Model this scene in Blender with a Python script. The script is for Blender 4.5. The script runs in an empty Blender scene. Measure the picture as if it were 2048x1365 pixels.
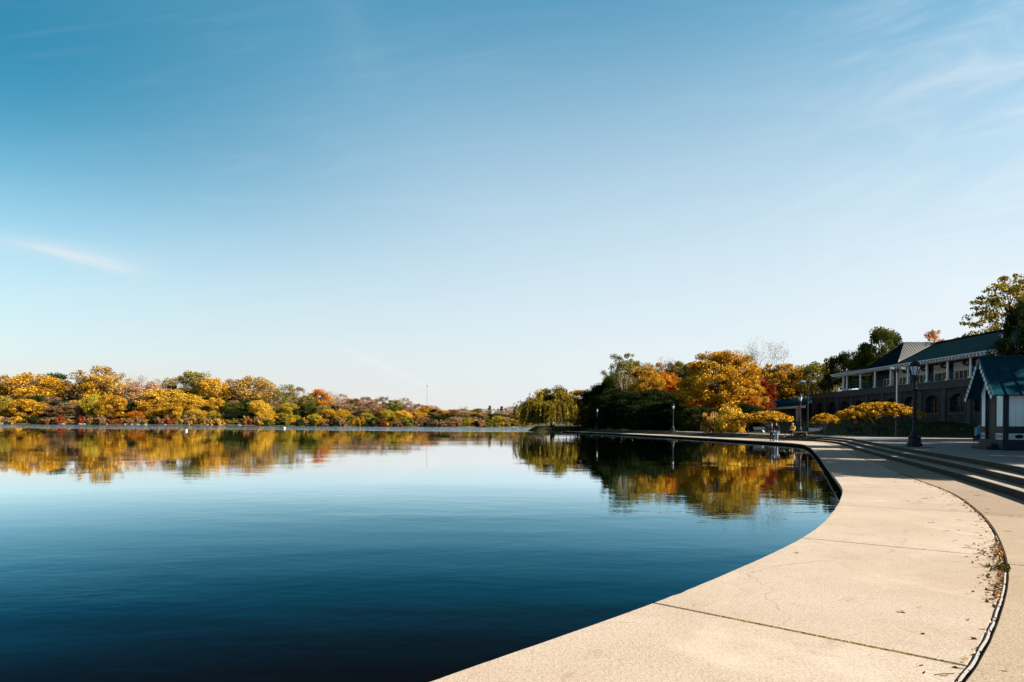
import bpy, bmesh, math, random
import numpy as np
from mathutils import Vector, Matrix

# ------------------------------------------------------------------ camera, sky, sun
SC = bpy.context.scene
COL = SC.collection
CAMZ = 1.45            # eye above the lower walk (z = 0)
WATER = -0.24
TER = 0.48             # upper terrace
F = 1365.0
def hor(px): return 841.0 + 0.0078 * px
def XY(px, Y): return ((px - 1024.0) / F * Y, Y)
def ZZ(px, py, Y): return CAMZ + (hor(px) - py) / F * Y
def G(px, py, z=0.0):
    Y = (CAMZ - z) * F / (py - hor(px)); return ((px - 1024.0) / F * Y, Y)

cam_d = bpy.data.cameras.new("camera"); cam = bpy.data.objects.new("camera", cam_d); COL.objects.link(cam)
cam.location = (0, 0, CAMZ)
cam_d.sensor_width = 36.0; cam_d.lens = 24.0; cam_d.shift_y = (849.0 - 682.5) / 2048.0
cam_d.clip_end = 6000; cam_d.clip_start = 0.05
cam.rotation_euler = (Matrix.Rotation(math.pi / 2, 3, 'X') @ Matrix.Rotation(math.atan(0.0078), 3, 'Z')).to_euler()
SC.camera = cam

SUN_AZ, SUN_EL = 106.0, 30.0       # azimuth clockwise from the view direction (+Y)
saz, sel = math.radians(SUN_AZ), math.radians(SUN_EL)
SDIR = Vector((math.sin(saz) * math.cos(sel), math.cos(saz) * math.cos(sel), math.sin(sel)))
sd = bpy.data.lights.new("sun", 'SUN'); sd.energy = 5.0; sd.angle = math.radians(0.5); sd.color = (1.0, 0.9, 0.77)
so = bpy.data.objects.new("sun", sd); COL.objects.link(so); so.location = (60, -30, 80)
so.rotation_euler = SDIR.to_track_quat('Z', 'Y').to_euler()

SC.view_settings.view_transform = 'Standard'; SC.view_settings.look = 'None'
SC.view_settings.gamma = 1.0; SC.view_settings.exposure = 1.62

world = bpy.data.worlds.new("World"); SC.world = world; world.use_nodes = True
WN = world.node_tree.nodes; WL = world.node_tree.links
for n in list(WN): WN.remove(n)
def wm(op, a, b=None, c=None, clamp=False):
    n = WN.new('ShaderNodeMath'); n.operation = op; n.use_clamp = clamp
    for i, v in enumerate((a, b, c)):
        if v is None: continue
        if isinstance(v, (int, float)): n.inputs[i].default_value = v
        else: WL.new(v, n.inputs[i])
    return n.outputs[0]
sky = WN.new('ShaderNodeTexSky'); sky.sky_type = 'NISHITA'; sky.sun_disc = False
sky.sun_elevation = sel; sky.sun_rotation = saz
sky.air_density = 1.0; sky.dust_density = 0.9; sky.ozone_density = 2.2
hsv = WN.new('ShaderNodeHueSaturation'); hsv.inputs['Saturation'].default_value = 1.22; hsv.inputs['Hue'].default_value = 0.466
WL.new(sky.outputs[0], hsv.inputs['Color'])
tc = WN.new('ShaderNodeTexCoord'); sx = WN.new('ShaderNodeSeparateXYZ'); WL.new(tc.outputs['Generated'], sx.inputs[0])
yy = wm('MAXIMUM', sx.outputs[1], 0.08)
U = wm('DIVIDE', sx.outputs[0], yy); V = wm('DIVIDE', sx.outputs[2], yy)
def wnoise(su, sv, ang, scale, det=6.0, dist=0.6, off=0.0):
    ca, sa = math.cos(ang), math.sin(ang)
    a = wm('ADD', wm('MULTIPLY', U, ca * su), wm('MULTIPLY', V, sa * su))
    b = wm('ADD', wm('MULTIPLY', U, -sa * sv), wm('MULTIPLY', V, ca * sv))
    c = WN.new('ShaderNodeCombineXYZ'); WL.new(a, c.inputs[0]); WL.new(b, c.inputs[1]); c.inputs[2].default_value = off
    n = WN.new('ShaderNodeTexNoise'); n.inputs['Scale'].default_value = scale; n.inputs['Detail'].default_value = det
    n.inputs['Distortion'].default_value = dist; n.inputs['Roughness'].default_value = 0.6
    WL.new(c.outputs[0], n.inputs['Vector']); return n.outputs[0]
def smooth(x, a, b):
    n = WN.new('ShaderNodeMapRange'); n.interpolation_type = 'SMOOTHSTEP'
    WL.new(x, n.inputs[0]); n.inputs[1].default_value = a; n.inputs[2].default_value = b
    return n.outputs[0]
def streak(cu, cv, ang, half, sig, amt, off):
    ca, sa = math.cos(ang), math.sin(ang)
    du = wm('SUBTRACT', U, cu); dv = wm('SUBTRACT', V, cv)
    al = wm('ADD', wm('MULTIPLY', du, ca), wm('MULTIPLY', dv, sa))
    pe = wm('ADD', wm('MULTIPLY', du, -sa), wm('MULTIPLY', dv, ca))
    n = wnoise(1.6, 26.0, ang, 4.0, 9, 0.5, off)
    pe = wm('ADD', pe, wm('MULTIPLY', wm('SUBTRACT', n, 0.5), sig * 1.5))
    g = wm('POWER', 2.718, wm('MULTIPLY', wm('POWER', wm('DIVIDE', pe, sig), 2.0), -1.0))
    w = smooth(wm('ABSOLUTE', al), half, half * 0.25)
    return wm('MULTIPLY', wm('MULTIPLY', g, w), wm('MULTIPLY', wm('ADD', n, 0.15), amt))
def uv(px, py): return ((px - 1024) / F, (hor(px) - py) / F)
cl = []
dt = WN.new('ShaderNodeVectorMath'); dt.operation = 'DOT_PRODUCT'; WL.new(tc.outputs['Generated'], dt.inputs[0]); dt.inputs[1].default_value = tuple(SDIR)
# the sky is deepest a quarter turn and more from the sun, and overhead
away = wm('MULTIPLY', smooth(dt.outputs['Value'], -0.08, -0.58), smooth(sx.outputs[2], 0.14, 0.47))
zen = smooth(sx.outputs[2], 0.54, 0.70)
cu, cv = uv(165, 517); cl.append(streak(cu, cv, -0.24, 0.12, 0.008, 0.5, 1.0))
cu, cv = uv(60, 492); cl.append(streak(cu, cv, -0.16, 0.25, 0.016, 0.3, 7.0))
cu, cv = uv(770, 733); cl.append(streak(cu, cv, -0.42, 0.12, 0.006, 0.4, 3.0))
cu, cv = uv(700, 70); cl.append(streak(cu, cv, -1.2, 0.12, 0.03, 0.05, 5.0))
nb = wnoise(1.4, 6.0, 0.35, 2.2, 8, 1.2, 11.0)
bn = wm('MULTIPLY', smooth(nb, 0.35, 0.85), wm('MULTIPLY', smooth(U, 0.25, 0.75), wm('MULTIPLY', smooth(V, 0.02, 0.2), 0.42)))
cl.append(bn)
nc = wnoise(1.2, 9.0, 0.1, 2.5, 8, 1.0, 21.0)
cl.append(wm('MULTIPLY', smooth(nc, 0.45, 0.85), 0.05))
tot = cl[0]
for c in cl[1:]: tot = wm('ADD', tot, c)
# pale milky veil: stronger low down and towards the sun side
vl = wm('MULTIPLY', smooth(wm('ADD', V, wm('MULTIPLY', U, -0.16)), 0.68, -0.06), 0.88)
cld = wm('MULTIPLY', tot, 1.0, clamp=True); tot = vl
veil0 = wm('SUBTRACT', 1.0, wm('MULTIPLY', away, 0.9)); tot = wm('MULTIPLY', tot, veil0)
dk = WN.new('ShaderNodeMix'); dk.data_type = 'RGBA'; dk.blend_type = 'MULTIPLY'; WL.new(away, dk.inputs[0]); WL.new(hsv.outputs[0], dk.inputs[6]); dk.inputs[7].default_value = (0.02, 0.5, 0.6, 1)
dz = WN.new('ShaderNodeMix'); dz.data_type = 'RGBA'; dz.blend_type = 'MULTIPLY'; WL.new(zen, dz.inputs[0]); WL.new(dk.outputs[2], dz.inputs[6]); dz.inputs[7].default_value = (0.08, 0.10, 0.13, 1)
mix = WN.new('ShaderNodeMix'); mix.data_type = 'RGBA'
WL.new(tot, mix.inputs[0]); WL.new(dz.outputs[2], mix.inputs[6]); mix.inputs[7].default_value = (4.42, 4.6, 4.8, 1)
mc = WN.new('ShaderNodeMix'); mc.data_type = 'RGBA'; WL.new(cld, mc.inputs[0]); WL.new(mix.outputs[2], mc.inputs[6]); mc.inputs[7].default_value = (5.0, 5.1, 5.2, 1)
# the low sky opposite the sun is a touch dimmer
le = WN.new('ShaderNodeMix'); le.data_type = 'RGBA'; le.blend_type = 'MULTIPLY'; WL.new(smooth(dt.outputs['Value'], 0.1, -0.75), le.inputs[0]); WL.new(mc.outputs[2], le.inputs[6]); le.inputs[7].default_value = (0.90, 0.86, 0.84, 1)
be = WN.new('ShaderNodeMix'); be.data_type = 'RGBA'; be.blend_type = 'MULTIPLY'; WL.new(smooth(sx.outputs[1], 0.05, -0.35), be.inputs[0]); WL.new(le.outputs[2], be.inputs[6]); be.inputs[7].default_value = (0.5, 0.6, 0.7, 1)
bg = WN.new('ShaderNodeBackground'); bg.inputs[1].default_value = 0.063
WL.new(be.outputs[2], bg.inputs[0])
wo = WN.new('ShaderNodeOutputWorld'); WL.new(bg.outputs[0], wo.inputs[0])

# ------------------------------------------------------------------ materials
MATS = {}
def newmat(name):
    m = bpy.data.materials.new(name); m.use_nodes = True
    nt = m.node_tree; p = nt.nodes['Principled BSDF']; MATS[name] = m
    return m, nt.nodes, nt.links, p
def noise_to(N, L, scale, detail=5, rough=0.6, coord='Object', stretch=None, dist=0.0):
    t = N.new('ShaderNodeTexCoord'); n = N.new('ShaderNodeTexNoise')
    n.inputs['Scale'].default_value = scale; n.inputs['Detail'].default_value = detail; n.inputs['Roughness'].default_value = rough
    n.inputs['Distortion'].default_value = dist
    if stretch:
        mp = N.new('ShaderNodeMapping'); mp.inputs['Scale'].default_value = stretch
        L.new(t.outputs[coord], mp.inputs[0]); L.new(mp.outputs[0], n.inputs['Vector'])
    else: L.new(t.outputs[coord], n.inputs['Vector'])
    return n.outputs[0]
def ramp(N, L, src, stops):
    r = N.new('ShaderNodeValToRGB'); e = r.color_ramp.elements
    while len(e) < len(stops): e.new(0.5)
    for i, (p, c) in enumerate(stops): e[i].position = p; e[i].color = (*c, 1)
    L.new(src, r.inputs[0]); return r.outputs[0]
def simple(name, a, b=None, scale=6.0, rough=0.6, metal=0.0, bump=0.0, stretch=None, bscale=None, spec=None):
    m, N, L, p = newmat(name); b = b or tuple(c * 0.7 for c in a)
    n = noise_to(N, L, scale, stretch=stretch)
    L.new(ramp(N, L, n, [(0.3, b), (0.7, a)]), p.inputs['Base Color'])
    p.inputs['Roughness'].default_value = rough; p.inputs['Metallic'].default_value = metal
    p.inputs['Specular IOR Level'].default_value = spec if spec is not None else (0.5 if rough < 0.45 else 0.12)
    if bump:
        bn = N.new('ShaderNodeBump'); bn.inputs['Strength'].default_value = bump; bn.inputs['Distance'].default_value = 0.02
        L.new(noise_to(N, L, bscale or scale * 5), bn.inputs['Height']); L.new(bn.outputs[0], p.inputs['Normal'])
    return m
def concrete(name, base, dark, tint2):
    base, dark, tint2 = [tuple(v * 0.60 for v in c) for c in (base, dark, tint2)]
    m, N, L, p = newmat(name)
    big = noise_to(N, L, 0.55, 6, 0.65); med = noise_to(N, L, 5.0, 6, 0.7)
    fine = noise_to(N, L, 62.0, 2, 0.85); grit = noise_to(N, L, 30.0, 4, 0.8)
    c1 = ramp(N, L, big, [(0.35, tint2), (0.62, base)])
    def mixc(f, a, bcol, typ='MIX'):
        mx = N.new('ShaderNodeMix'); mx.data_type = 'RGBA'; mx.blend_type = typ
        if isinstance(f, float): mx.inputs[0].default_value = f
        else: L.new(f, mx.inputs[0])
        L.new(a, mx.inputs[6])
        if isinstance(bcol, tuple): mx.inputs[7].default_value = (*bcol, 1)
        else: L.new(bcol, mx.inputs[7])
        return mx.outputs[2]
    mr = N.new('ShaderNodeMapRange'); L.new(med, mr.inputs[0]); mr.inputs[1].default_value = 0.55; mr.inputs[2].default_value = 0.8; mr.inputs[4].default_value = 0.35
    c2 = mixc(mr.outputs[0], c1, dark)
    mr2 = N.new('ShaderNodeMapRange'); L.new(grit, mr2.inputs[0]); mr2.inputs[1].default_value = 0.50; mr2.inputs[2].default_value = 0.68; mr2.inputs[4].default_value = 0.5
    c3 = mixc(mr2.outputs[0], c2, dark)
    mr3 = N.new('ShaderNodeMapRange'); L.new(fine, mr3.inputs[0]); mr3.inputs[1].default_value = 0.48; mr3.inputs[2].default_value = 0.66; mr3.inputs[4].default_value = 0.6
    c4 = mixc(mr3.outputs[0], c3, dark)
    st = noise_to(N, L, 1.3, 8, 0.7, dist=1.5); ms_ = N.new('ShaderNodeMapRange'); L.new(st, ms_.inputs[0]); ms_.inputs[1].default_value = 0.57; ms_.inputs[2].default_value = 0.72; ms_.inputs[4].default_value = 0.4
    c4 = mixc(ms_.outputs[0], c4, tuple(x * 0.8 for x in dark))
    lt = noise_to(N, L, 0.9, 7, 0.65, dist=0.8, stretch=(1.0, 0.8, 1.0)); ml = N.new('ShaderNodeMapRange'); L.new(lt, ml.inputs[0]); ml.inputs[1].default_value = 0.55; ml.inputs[2].default_value = 0.72; ml.inputs[4].default_value = 0.45
    c4 = mixc(ml.outputs[0], c4, tuple(min(1, x * 1.25) for x in base))
    tcv = N.new('ShaderNodeTexCoord'); wn_ = N.new('ShaderNodeTexNoise'); wn_.inputs['Scale'].default_value = 2.2; wn_.inputs['Detail'].default_value = 6; L.new(tcv.outputs['Object'], wn_.inputs['Vector'])
    va = N.new('ShaderNodeVectorMath'); va.operation = 'MULTIPLY_ADD'; L.new(wn_.outputs[1], va.inputs[0]); va.inputs[1].default_value = (.5, .5, 0); L.new(tcv.outputs['Object'], va.inputs[2])
    vo = N.new('ShaderNodeTexVoronoi'); vo.feature = 'DISTANCE_TO_EDGE'; vo.inputs['Scale'].default_value = 0.33; L.new(va.outputs[0], vo.inputs['Vector'])
    ck = N.new('ShaderNodeMapRange'); L.new(vo.outputs['Distance'], ck.inputs[0]); ck.inputs[1].default_value = 0.0; ck.inputs[2].default_value = 0.0022; ck.inputs[3].default_value = 0.75; ck.inputs[4].default_value = 0.0
    cm_ = N.new('ShaderNodeMath'); cm_.operation = 'MULTIPLY'; L.new(ck.outputs[0], cm_.inputs[0])
    cg = N.new('ShaderNodeMapRange'); L.new(big, cg.inputs[0]); cg.inputs[1].default_value = 0.5; cg.inputs[2].default_value = 0.58; L.new(cg.outputs[0], cm_.inputs[1])
    c4 = mixc(cm_.outputs[0], c4, tuple(x * 0.45 for x in dark))
    ta = N.new('ShaderNodeAttribute'); ta.attribute_name = 'tone'
    c4 = mixc(ta.outputs['Fac'], c4, tuple(x * 0.62 for x in tint2))
    L.new(c4, p.inputs['Base Color']); p.inputs['Roughness'].default_value = 0.95; p.inputs['Specular IOR Level'].default_value = 0.1
    b = N.new('ShaderNodeBump'); b.inputs['Strength'].default_value = 0.55; b.inputs['Distance'].default_value = 0.004
    L.new(fine, b.inputs['Height'])
    b2 = N.new('ShaderNodeBump'); b2.inputs['Strength'].default_value = 0.4; b2.inputs['Distance'].default_value = 0.012
    L.new(grit, b2.inputs['Height']); L.new(b.outputs[0], b2.inputs['Normal']); L.new(b2.outputs[0], p.inputs['Normal'])
    return m
M_CONC = concrete("concrete_walk", (0.71, 0.61, 0.505), (0.30, 0.215, 0.14), (0.62, 0.50, 0.385))
M_CONC2 = concrete("concrete_apron", (0.60, 0.485, 0.365), (0.25, 0.175, 0.11), (0.53, 0.415, 0.295))
M_STEP = concrete("concrete_step", (0.58, 0.5, 0.40), (0.2, 0.16, 0.12), (0.48, 0.41, 0.33))  # treads lightened so they read sunlit against the risers
M_TERR = concrete("terrace_paving", (0.44, 0.42, 0.40), (0.22, 0.21, 0.19), (0.36, 0.345, 0.33))
M_JOINT = simple("joint_dirt", (0.028, 0.0224, 0.0144), (0.0096, 0.008, 0.0056), 30, 1.0)
M_STRIP = simple("joint_filler", (0.22, 0.215, 0.21), (0.18, 0.168, 0.156), 25, 0.7, bump=0.3)
M_GRASS = simple("grass", (0.04875, 0.052, 0.00975), (0.01625, 0.0195, 0.00455), 0.5, 0.95, bump=0.6, bscale=20)
M_BANK = simple("bank_soil", (0.0992, 0.0744, 0.031), (0.031, 0.0372, 0.0093), 0.25, 0.95, bump=0.5, bscale=8)
M_BARK = simple("bark", (0.084, 0.063, 0.042), (0.035, 0.0245, 0.0175), 3, 0.95, stretch=(4, 4, 0.6), bump=0.4)
M_BARKP = simple("pale_bark", (0.2604, 0.2232, 0.1736), (0.124, 0.0992, 0.0744), 3, 0.9, stretch=(4, 4, 0.8))
M_TWIG = simple("grey_twig", (0.169, 0.13, 0.1105), (0.091, 0.065, 0.0585), 4, 0.9)
M_ROCK = simple("shore_rock", (0.2604, 0.2356, 0.1984), (0.124, 0.1116, 0.093), 1.5, 0.9, bump=0.5)
M_BLACK = simple("black_iron", (0.012, 0.013, 0.015), (0.02, 0.02, 0.022), 8, 0.5, 0.0, spec=0.15)
M_TEALR = simple("teal_metal_roof", (0.011, 0.055, 0.076), (0.008, 0.044, 0.062), 1.2, 0.75, 0.0, spec=0.0)
M_TEAL = simple("teal_paint", (0.02, 0.08, 0.1), (0.015, 0.06, 0.08), 3, 0.5)
M_GREYT = simple("slate_paint", (0.03, 0.04, 0.05), (0.02, 0.028, 0.035), 3, 0.6)
M_WHITE = simple("white_paint", (0.86, 0.86, 0.87), (0.76, 0.76, 0.78), 2, 0.55)
M_WALLP = simple("pale_wall", (0.75, 0.75, 0.76), (0.6, 0.6, 0.62), 1, 0.7)
M_DARK = simple("dark_interior", (0.012, 0.012, 0.013), (0.008, 0.008, 0.009), 2, 0.8)
M_WOOD = simple("weathered_wood", (0.195, 0.13, 0.065), (0.104, 0.065, 0.0325), 4, 0.8, stretch=(1, 12, 1))
M_STEEL = simple("grey_steel", (0.245, 0.245, 0.252), (0.196, 0.196, 0.203), 5, 0.5, 0.6)
M_TENT = simple("white_canvas", (0.56, 0.56, 0.546), (0.49, 0.49, 0.483), 3, 0.7)
M_BUOY = simple("white_plastic", (0.595, 0.595, 0.595), (0.525, 0.525, 0.532), 5, 0.4)
def glass(name, col, rough=0.08):
    m, N, L, p = newmat(name); p.inputs['Base Color'].default_value = (*col, 1); p.inputs['Roughness'].default_value = rough
    p.inputs['IOR'].default_value = 1.5; return m
M_GLASS = glass("window_glass", (0.01, 0.013, 0.016))
M_LAMPG = simple("frosted_lamp_glass", (0.62, 0.62, 0.65), (0.5, 0.5, 0.54), 6, 0.5)
def stone(name, a, b, mortar, sc=1.0):
    m, N, L, p = newmat(name)
    t = N.new('ShaderNodeTexCoord'); mp = N.new('ShaderNodeMapping'); mp.inputs['Rotation'].default_value = (math.pi / 2, 0, math.pi / 2)
    sp = N.new('ShaderNodeSeparateXYZ'); cb = N.new('ShaderNodeCombineXYZ'); ad = N.new('ShaderNodeMath'); ad.operation = 'ADD'
    L.new(t.outputs['Object'], sp.inputs[0]); L.new(sp.outputs[0], ad.inputs[0]); L.new(sp.outputs[1], ad.inputs[1])
    L.new(ad.outputs[0], cb.inputs[0]); L.new(sp.outputs[2], cb.inputs[1])
    br = N.new('ShaderNodeTexBrick'); L.new(cb.outputs[0], br.inputs['Vector']); br.inputs['Scale'].default_value = sc
    br.inputs['Color1'].default_value = (*a, 1); br.inputs['Color2'].default_value = (*b, 1); br.inputs['Mortar'].default_value = (*mortar, 1)
    br.inputs['Mortar Size'].default_value = 0.025; br.inputs['Brick Width'].default_value = 0.75; br.inputs['Row Height'].default_value = 0.33
    mx = N.new('ShaderNodeMix'); mx.data_type = 'RGBA'; mx.blend_type = 'MULTIPLY'; mx.inputs[0].default_value = 0.6
    L.new(br.outputs[0], mx.inputs[6]); L.new(ramp(N, L, noise_to(N, L, 2.5), [(0.3, (0.5, 0.5, 0.5)), (0.7, (1, 1, 1))]), mx.inputs[7])
    L.new(mx.outputs[2], p.inputs['Base Color']); p.inputs['Roughness'].default_value = 0.95; p.inputs['Specular IOR Level'].default_value = 0.1
    bn = N.new('ShaderNodeBump'); bn.inputs['Strength'].default_value = 0.6; bn.inputs['Distance'].default_value = 0.04
    L.new(br.outputs['Fac'], bn.inputs['Height']); bn.invert = True; L.new(bn.outputs[0], p.inputs['Normal']); return m
M_STONE = stone("grey_stone", (0.075, 0.075, 0.075), (0.045, 0.046, 0.05), (0.02, 0.02, 0.022))
M_STONE2 = simple("stone_trim", (0.08, 0.08, 0.08), (0.05, 0.05, 0.052), 1.5, 0.9)
M_SKIN = simple("skin", (0.55, 0.33, 0.23), (0.5, 0.29, 0.2), 8, 0.5)
def cloth(name, c): return simple(name, c, tuple(x * 0.75 for x in c), 14, 0.85)

# foliage: colour varies leaf by leaf through the 'tint' attribute of the crown mesh
def foliage(name, lo, mid, hi, trans=0.22):
    lo, mid, hi = [tuple(v * 0.74 for v in c) for c in (lo, mid, hi)]
    m = bpy.data.materials.new(name); m.use_nodes = True; N = m.node_tree.nodes; L = m.node_tree.links
    for n in list(N): N.remove(n)
    at = N.new('ShaderNodeAttribute'); at.attribute_name = 'tint'
    oi = N.new('ShaderNodeObjectInfo'); mt = N.new('ShaderNodeMath'); mt.operation = 'MULTIPLY_ADD'
    L.new(oi.outputs['Random'], mt.inputs[0]); mt.inputs[1].default_value = 0.16; L.new(at.outputs['Fac'], mt.inputs[2])
    sb = N.new('ShaderNodeMath'); sb.operation = 'SUBTRACT'; L.new(mt.outputs[0], sb.inputs[0]); sb.inputs[1].default_value = 0.08
    c = ramp(N, L, sb.outputs[0], [(0.08, lo), (0.5, mid), (0.95, hi)])
    d = N.new('ShaderNodeBsdfDiffuse'); t = N.new('ShaderNodeBsdfTranslucent'); mx = N.new('ShaderNodeMixShader'); mx.inputs[0].default_value = trans
    L.new(c, d.inputs[0]); L.new(c, t.inputs[0]); L.new(d.outputs[0], mx.inputs[1]); L.new(t.outputs[0], mx.inputs[2])
    o = N.new('ShaderNodeOutputMaterial'); L.new(mx.outputs[0], o.inputs[0]); MATS[name] = m; return m
FOL = {
 'golden': foliage('golden_leaves', (0.17, 0.075, 0.010), (0.66, 0.345, 0.024), (0.90, 0.58, 0.08)),
 'yellow': foliage('yellow_leaves', (0.26, 0.15, 0.02), (0.78, 0.46, 0.035), (0.92, 0.66, 0.12)),
 'ochre': foliage('ochre_leaves', (0.10, 0.055, 0.015), (0.47, 0.27, 0.05), (0.74, 0.50, 0.15)),
 'orange': foliage('orange_leaves', (0.16, 0.04, 0.008), (0.66, 0.22, 0.015), (0.80, 0.38, 0.05)),
 'red': foliage('red_leaves', (0.12, 0.018, 0.01), (0.30, 0.05, 0.02), (0.48, 0.13, 0.04)),
 'russet': foliage('russet_leaves', (0.10, 0.035, 0.015), (0.34, 0.15, 0.06), (0.52, 0.28, 0.12)),
 'pinkish tan': foliage('pinkish_leaves', (0.26, 0.12, 0.06), (0.55, 0.31, 0.18), (0.75, 0.50, 0.33)),
 'tan': foliage('tan_leaves', (0.20, 0.12, 0.06), (0.42, 0.28, 0.14), (0.60, 0.45, 0.26)),
 'brown': foliage('brown_leaves', (0.09, 0.05, 0.025), (0.30, 0.18, 0.09), (0.50, 0.34, 0.18)),
 'olive': foliage('olive_leaves', (0.06, 0.06, 0.012), (0.22, 0.19, 0.03), (0.42, 0.36, 0.08)),
 'yellow-green': foliage('lime_leaves', (0.12, 0.10, 0.012), (0.46, 0.34, 0.03), (0.70, 0.52, 0.07)),
 'green': foliage('green_leaves', (0.025, 0.04, 0.008), (0.07, 0.09, 0.015), (0.17, 0.17, 0.03)),
 'olive gold': foliage('olive_gold_leaves', (0.07, 0.06, 0.012), (0.34, 0.25, 0.035), (0.66, 0.50, 0.09)),
 'litter': foliage('dry_litter', (0.12, 0.05, 0.02), (0.36, 0.17, 0.06), (0.62, 0.42, 0.2), 0.15),
 'willow': foliage('willow_leaves', (0.03, 0.032, 0.008), (0.21, 0.155, 0.02), (0.66, 0.46, 0.05)),
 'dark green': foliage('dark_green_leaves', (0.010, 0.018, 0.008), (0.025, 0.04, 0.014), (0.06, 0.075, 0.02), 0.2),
}

# ------------------------------------------------------------------ object helpers
def tag(o, label, cat, group=None, kind=None):
    o['label'] = label; o['category'] = cat
    if group: o['group'] = group
    if kind: o['kind'] = kind
    return o
def empty(name, loc=(0, 0, 0), rz=0.0):
    o = bpy.data.objects.new(name, None); COL.objects.link(o); o.location = loc; o.rotation_euler = (0, 0, rz)
    o.empty_display_size = 0.3; return o
def link(name, me, mat, parent=None, loc=(0, 0, 0)):
    o = bpy.data.objects.new(name, me); COL.objects.link(o)
    if mat:
        me.materials.clear(); me.materials.append(mat)
    if parent: o.parent = parent
    o.location = loc; return o
class MB:
    def __init__(s): s.v = []; s.f = []
    def add(s, vs, fs):
        b = len(s.v); s.v += [tuple(v) for v in vs]; s.f += [tuple(i + b for i in f) for f in fs]; return s
    def box(s, x0, x1, y0, y1, z0, z1, M=None):
        vs = [Vector(p) for p in ((x0,y0,z0),(x1,y0,z0),(x1,y1,z0),(x0,y1,z0),(x0,y0,z1),(x1,y0,z1),(x1,y1,z1),(x0,y1,z1))]
        if M: vs = [M @ v for v in vs]
        return s.add(vs, [(0,3,2,1),(4,5,6,7),(0,1,5,4),(1,2,6,5),(2,3,7,6),(3,0,4,7)])
    def tube(s, pts, rad, n=8, cap=True):
        pts = [Vector(p) for p in pts]; rad = rad if isinstance(rad, (list, tuple)) else [rad] * len(pts)
        vs = []; fs = []
        for i, p in enumerate(pts):
            d = (pts[min(i + 1, len(pts) - 1)] - pts[max(i - 1, 0)])
            if d.length < 1e-9: d = Vector((0, 0, 1))
            d.normalize(); a = d.cross(Vector((0, 1, 0.013)) if abs(d.y) < 0.9 else Vector((1, 0, 0))).normalized(); b = d.cross(a)
            for k in range(n):
                t = 2 * math.pi * k / n; vs.append(p + (a * math.cos(t) + b * math.sin(t)) * rad[i])
        for i in range(len(pts) - 1):
            for k in range(n):
                fs.append((i*n+k, i*n+(k+1) % n, (i+1)*n+(k+1) % n, (i+1)*n+k))
        if cap: fs.append(tuple(range(n))[::-1]); fs.append(tuple((len(pts)-1)*n+k for k in range(n)))
        return s.add(vs, fs)
    def lathe(s, prof, n=16, c=(0, 0, 0), sq=False):
        vs = []; fs = []
        for r, z in prof:
            for k in range(n):
                t = 2 * math.pi * (k + (0.5 if sq else 0)) / n
                vs.append((c[0] + r * math.cos(t), c[1] + r * math.sin(t), c[2] + z))
        for i in range(len(prof) - 1):
            for k in range(n): fs.append((i*n+k, i*n+(k+1) % n, (i+1)*n+(k+1) % n, (i+1)*n+k))
        fs.append(tuple(range(n))[::-1]); fs.append(tuple((len(prof)-1)*n+k for k in range(n)))
        return s.add(vs, fs)
    def beam(s, a, b, w, h, up=Vector((0, 0, 1))):
        a = Vector(a); b = Vector(b); d = (b - a).normalized(); r = d.cross(up).normalized(); u = r.cross(d)
        vs = []
        for p in (a, b):
            for i, j in ((-1,-1),(1,-1),(1,1),(-1,1)): vs.append(p + r * (i * w / 2) + u * (j * h / 2))
        return s.add(vs, [(0,1,2,3),(7,6,5,4),(0,4,5,1),(1,5,6,2),(2,6,7,3),(3,7,4,0)])
    def mesh(s, name, smooth=False):
        me = bpy.data.meshes.new(name); me.from_pydata(s.v, [], s.f); me.update()
        bm = bmesh.new(); bm.from_mesh(me); bmesh.ops.recalc_face_normals(bm, faces=bm.faces); bm.to_mesh(me); bm.free()
        if smooth: me.polygons.foreach_set('use_smooth', [True] * len(me.polygons))
        return me
    def obj(s, name, mat, parent=None, loc=(0, 0, 0), smooth=False):
        return link(name, s.mesh(name, smooth), mat, parent, loc)

# ------------------------------------------------------------------ curves
def catmull(P, n=8):
    P = [np.array(p, float) for p in P]; P = [2*P[0]-P[1]] + P + [2*P[-1]-P[-2]]; out = []
    for i in range(1, len(P) - 2):
        a, b, c, d = P[i-1:i+3]
        for k in range(n):
            t = k / n
            out.append(0.5*((2*b)+(-a+c)*t+(2*a-5*b+4*c-d)*t*t+(-a+3*b-3*c+d)*t**3))
    out.append(P[-2]); return np.array(out)
def resample(C, step):
    d = np.r_[0, np.cumsum(np.hypot(*np.diff(C, axis=0).T))]; n = max(2, int(d[-1] / step)); s = np.linspace(0, d[-1], n)
    return np.c_[np.interp(s, d, C[:, 0]), np.interp(s, d, C[:, 1])]
def smoothc(C, k):
    for _ in range(k):
        D = C.copy(); D[1:-1] = (C[:-2] + 2*C[1:-1] + C[2:]) / 4; C = D
    return C
edge_pts = [(-16, -26), (-9.5, -11), (-5.2, -2.5), (-2.6, 1.35)] + [G(*p) for p in ((840,1365),(1141,1266),(1317,1204),(1600,1080),(1658,1033),(1684,990),(1683,975),(1668,955),(1650,930),(1635,910))] \
  + [XY(1617, 50), XY(1600, 57), XY(1555, 63.5), XY(1480, 72), XY(1380, 87), XY(1260, 113), XY(1193, 131), XY(1125, 150)]
EDGE = smoothc(resample(catmull(edge_pts), 0.6), 6)
joint_pts = [(-12.5, -26), (-6.8, -12), (-3.4, -4.0), (-0.9, 0.4), (0.95, 2.35)] + [G(*p) for p in ((1930,1365),(1990,1230),(2009,1180),(2010,1130),(1985,1060),(1960,1028),(1900,985),(1820,955),(1760,930),(1702,908))] \
  + [XY(1672, 50), XY(1645, 60), XY(1590, 68.5), XY(1505, 76), XY(1396, 92), XY(1270, 118), XY(1200, 136), XY(1133, 155)]
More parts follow.
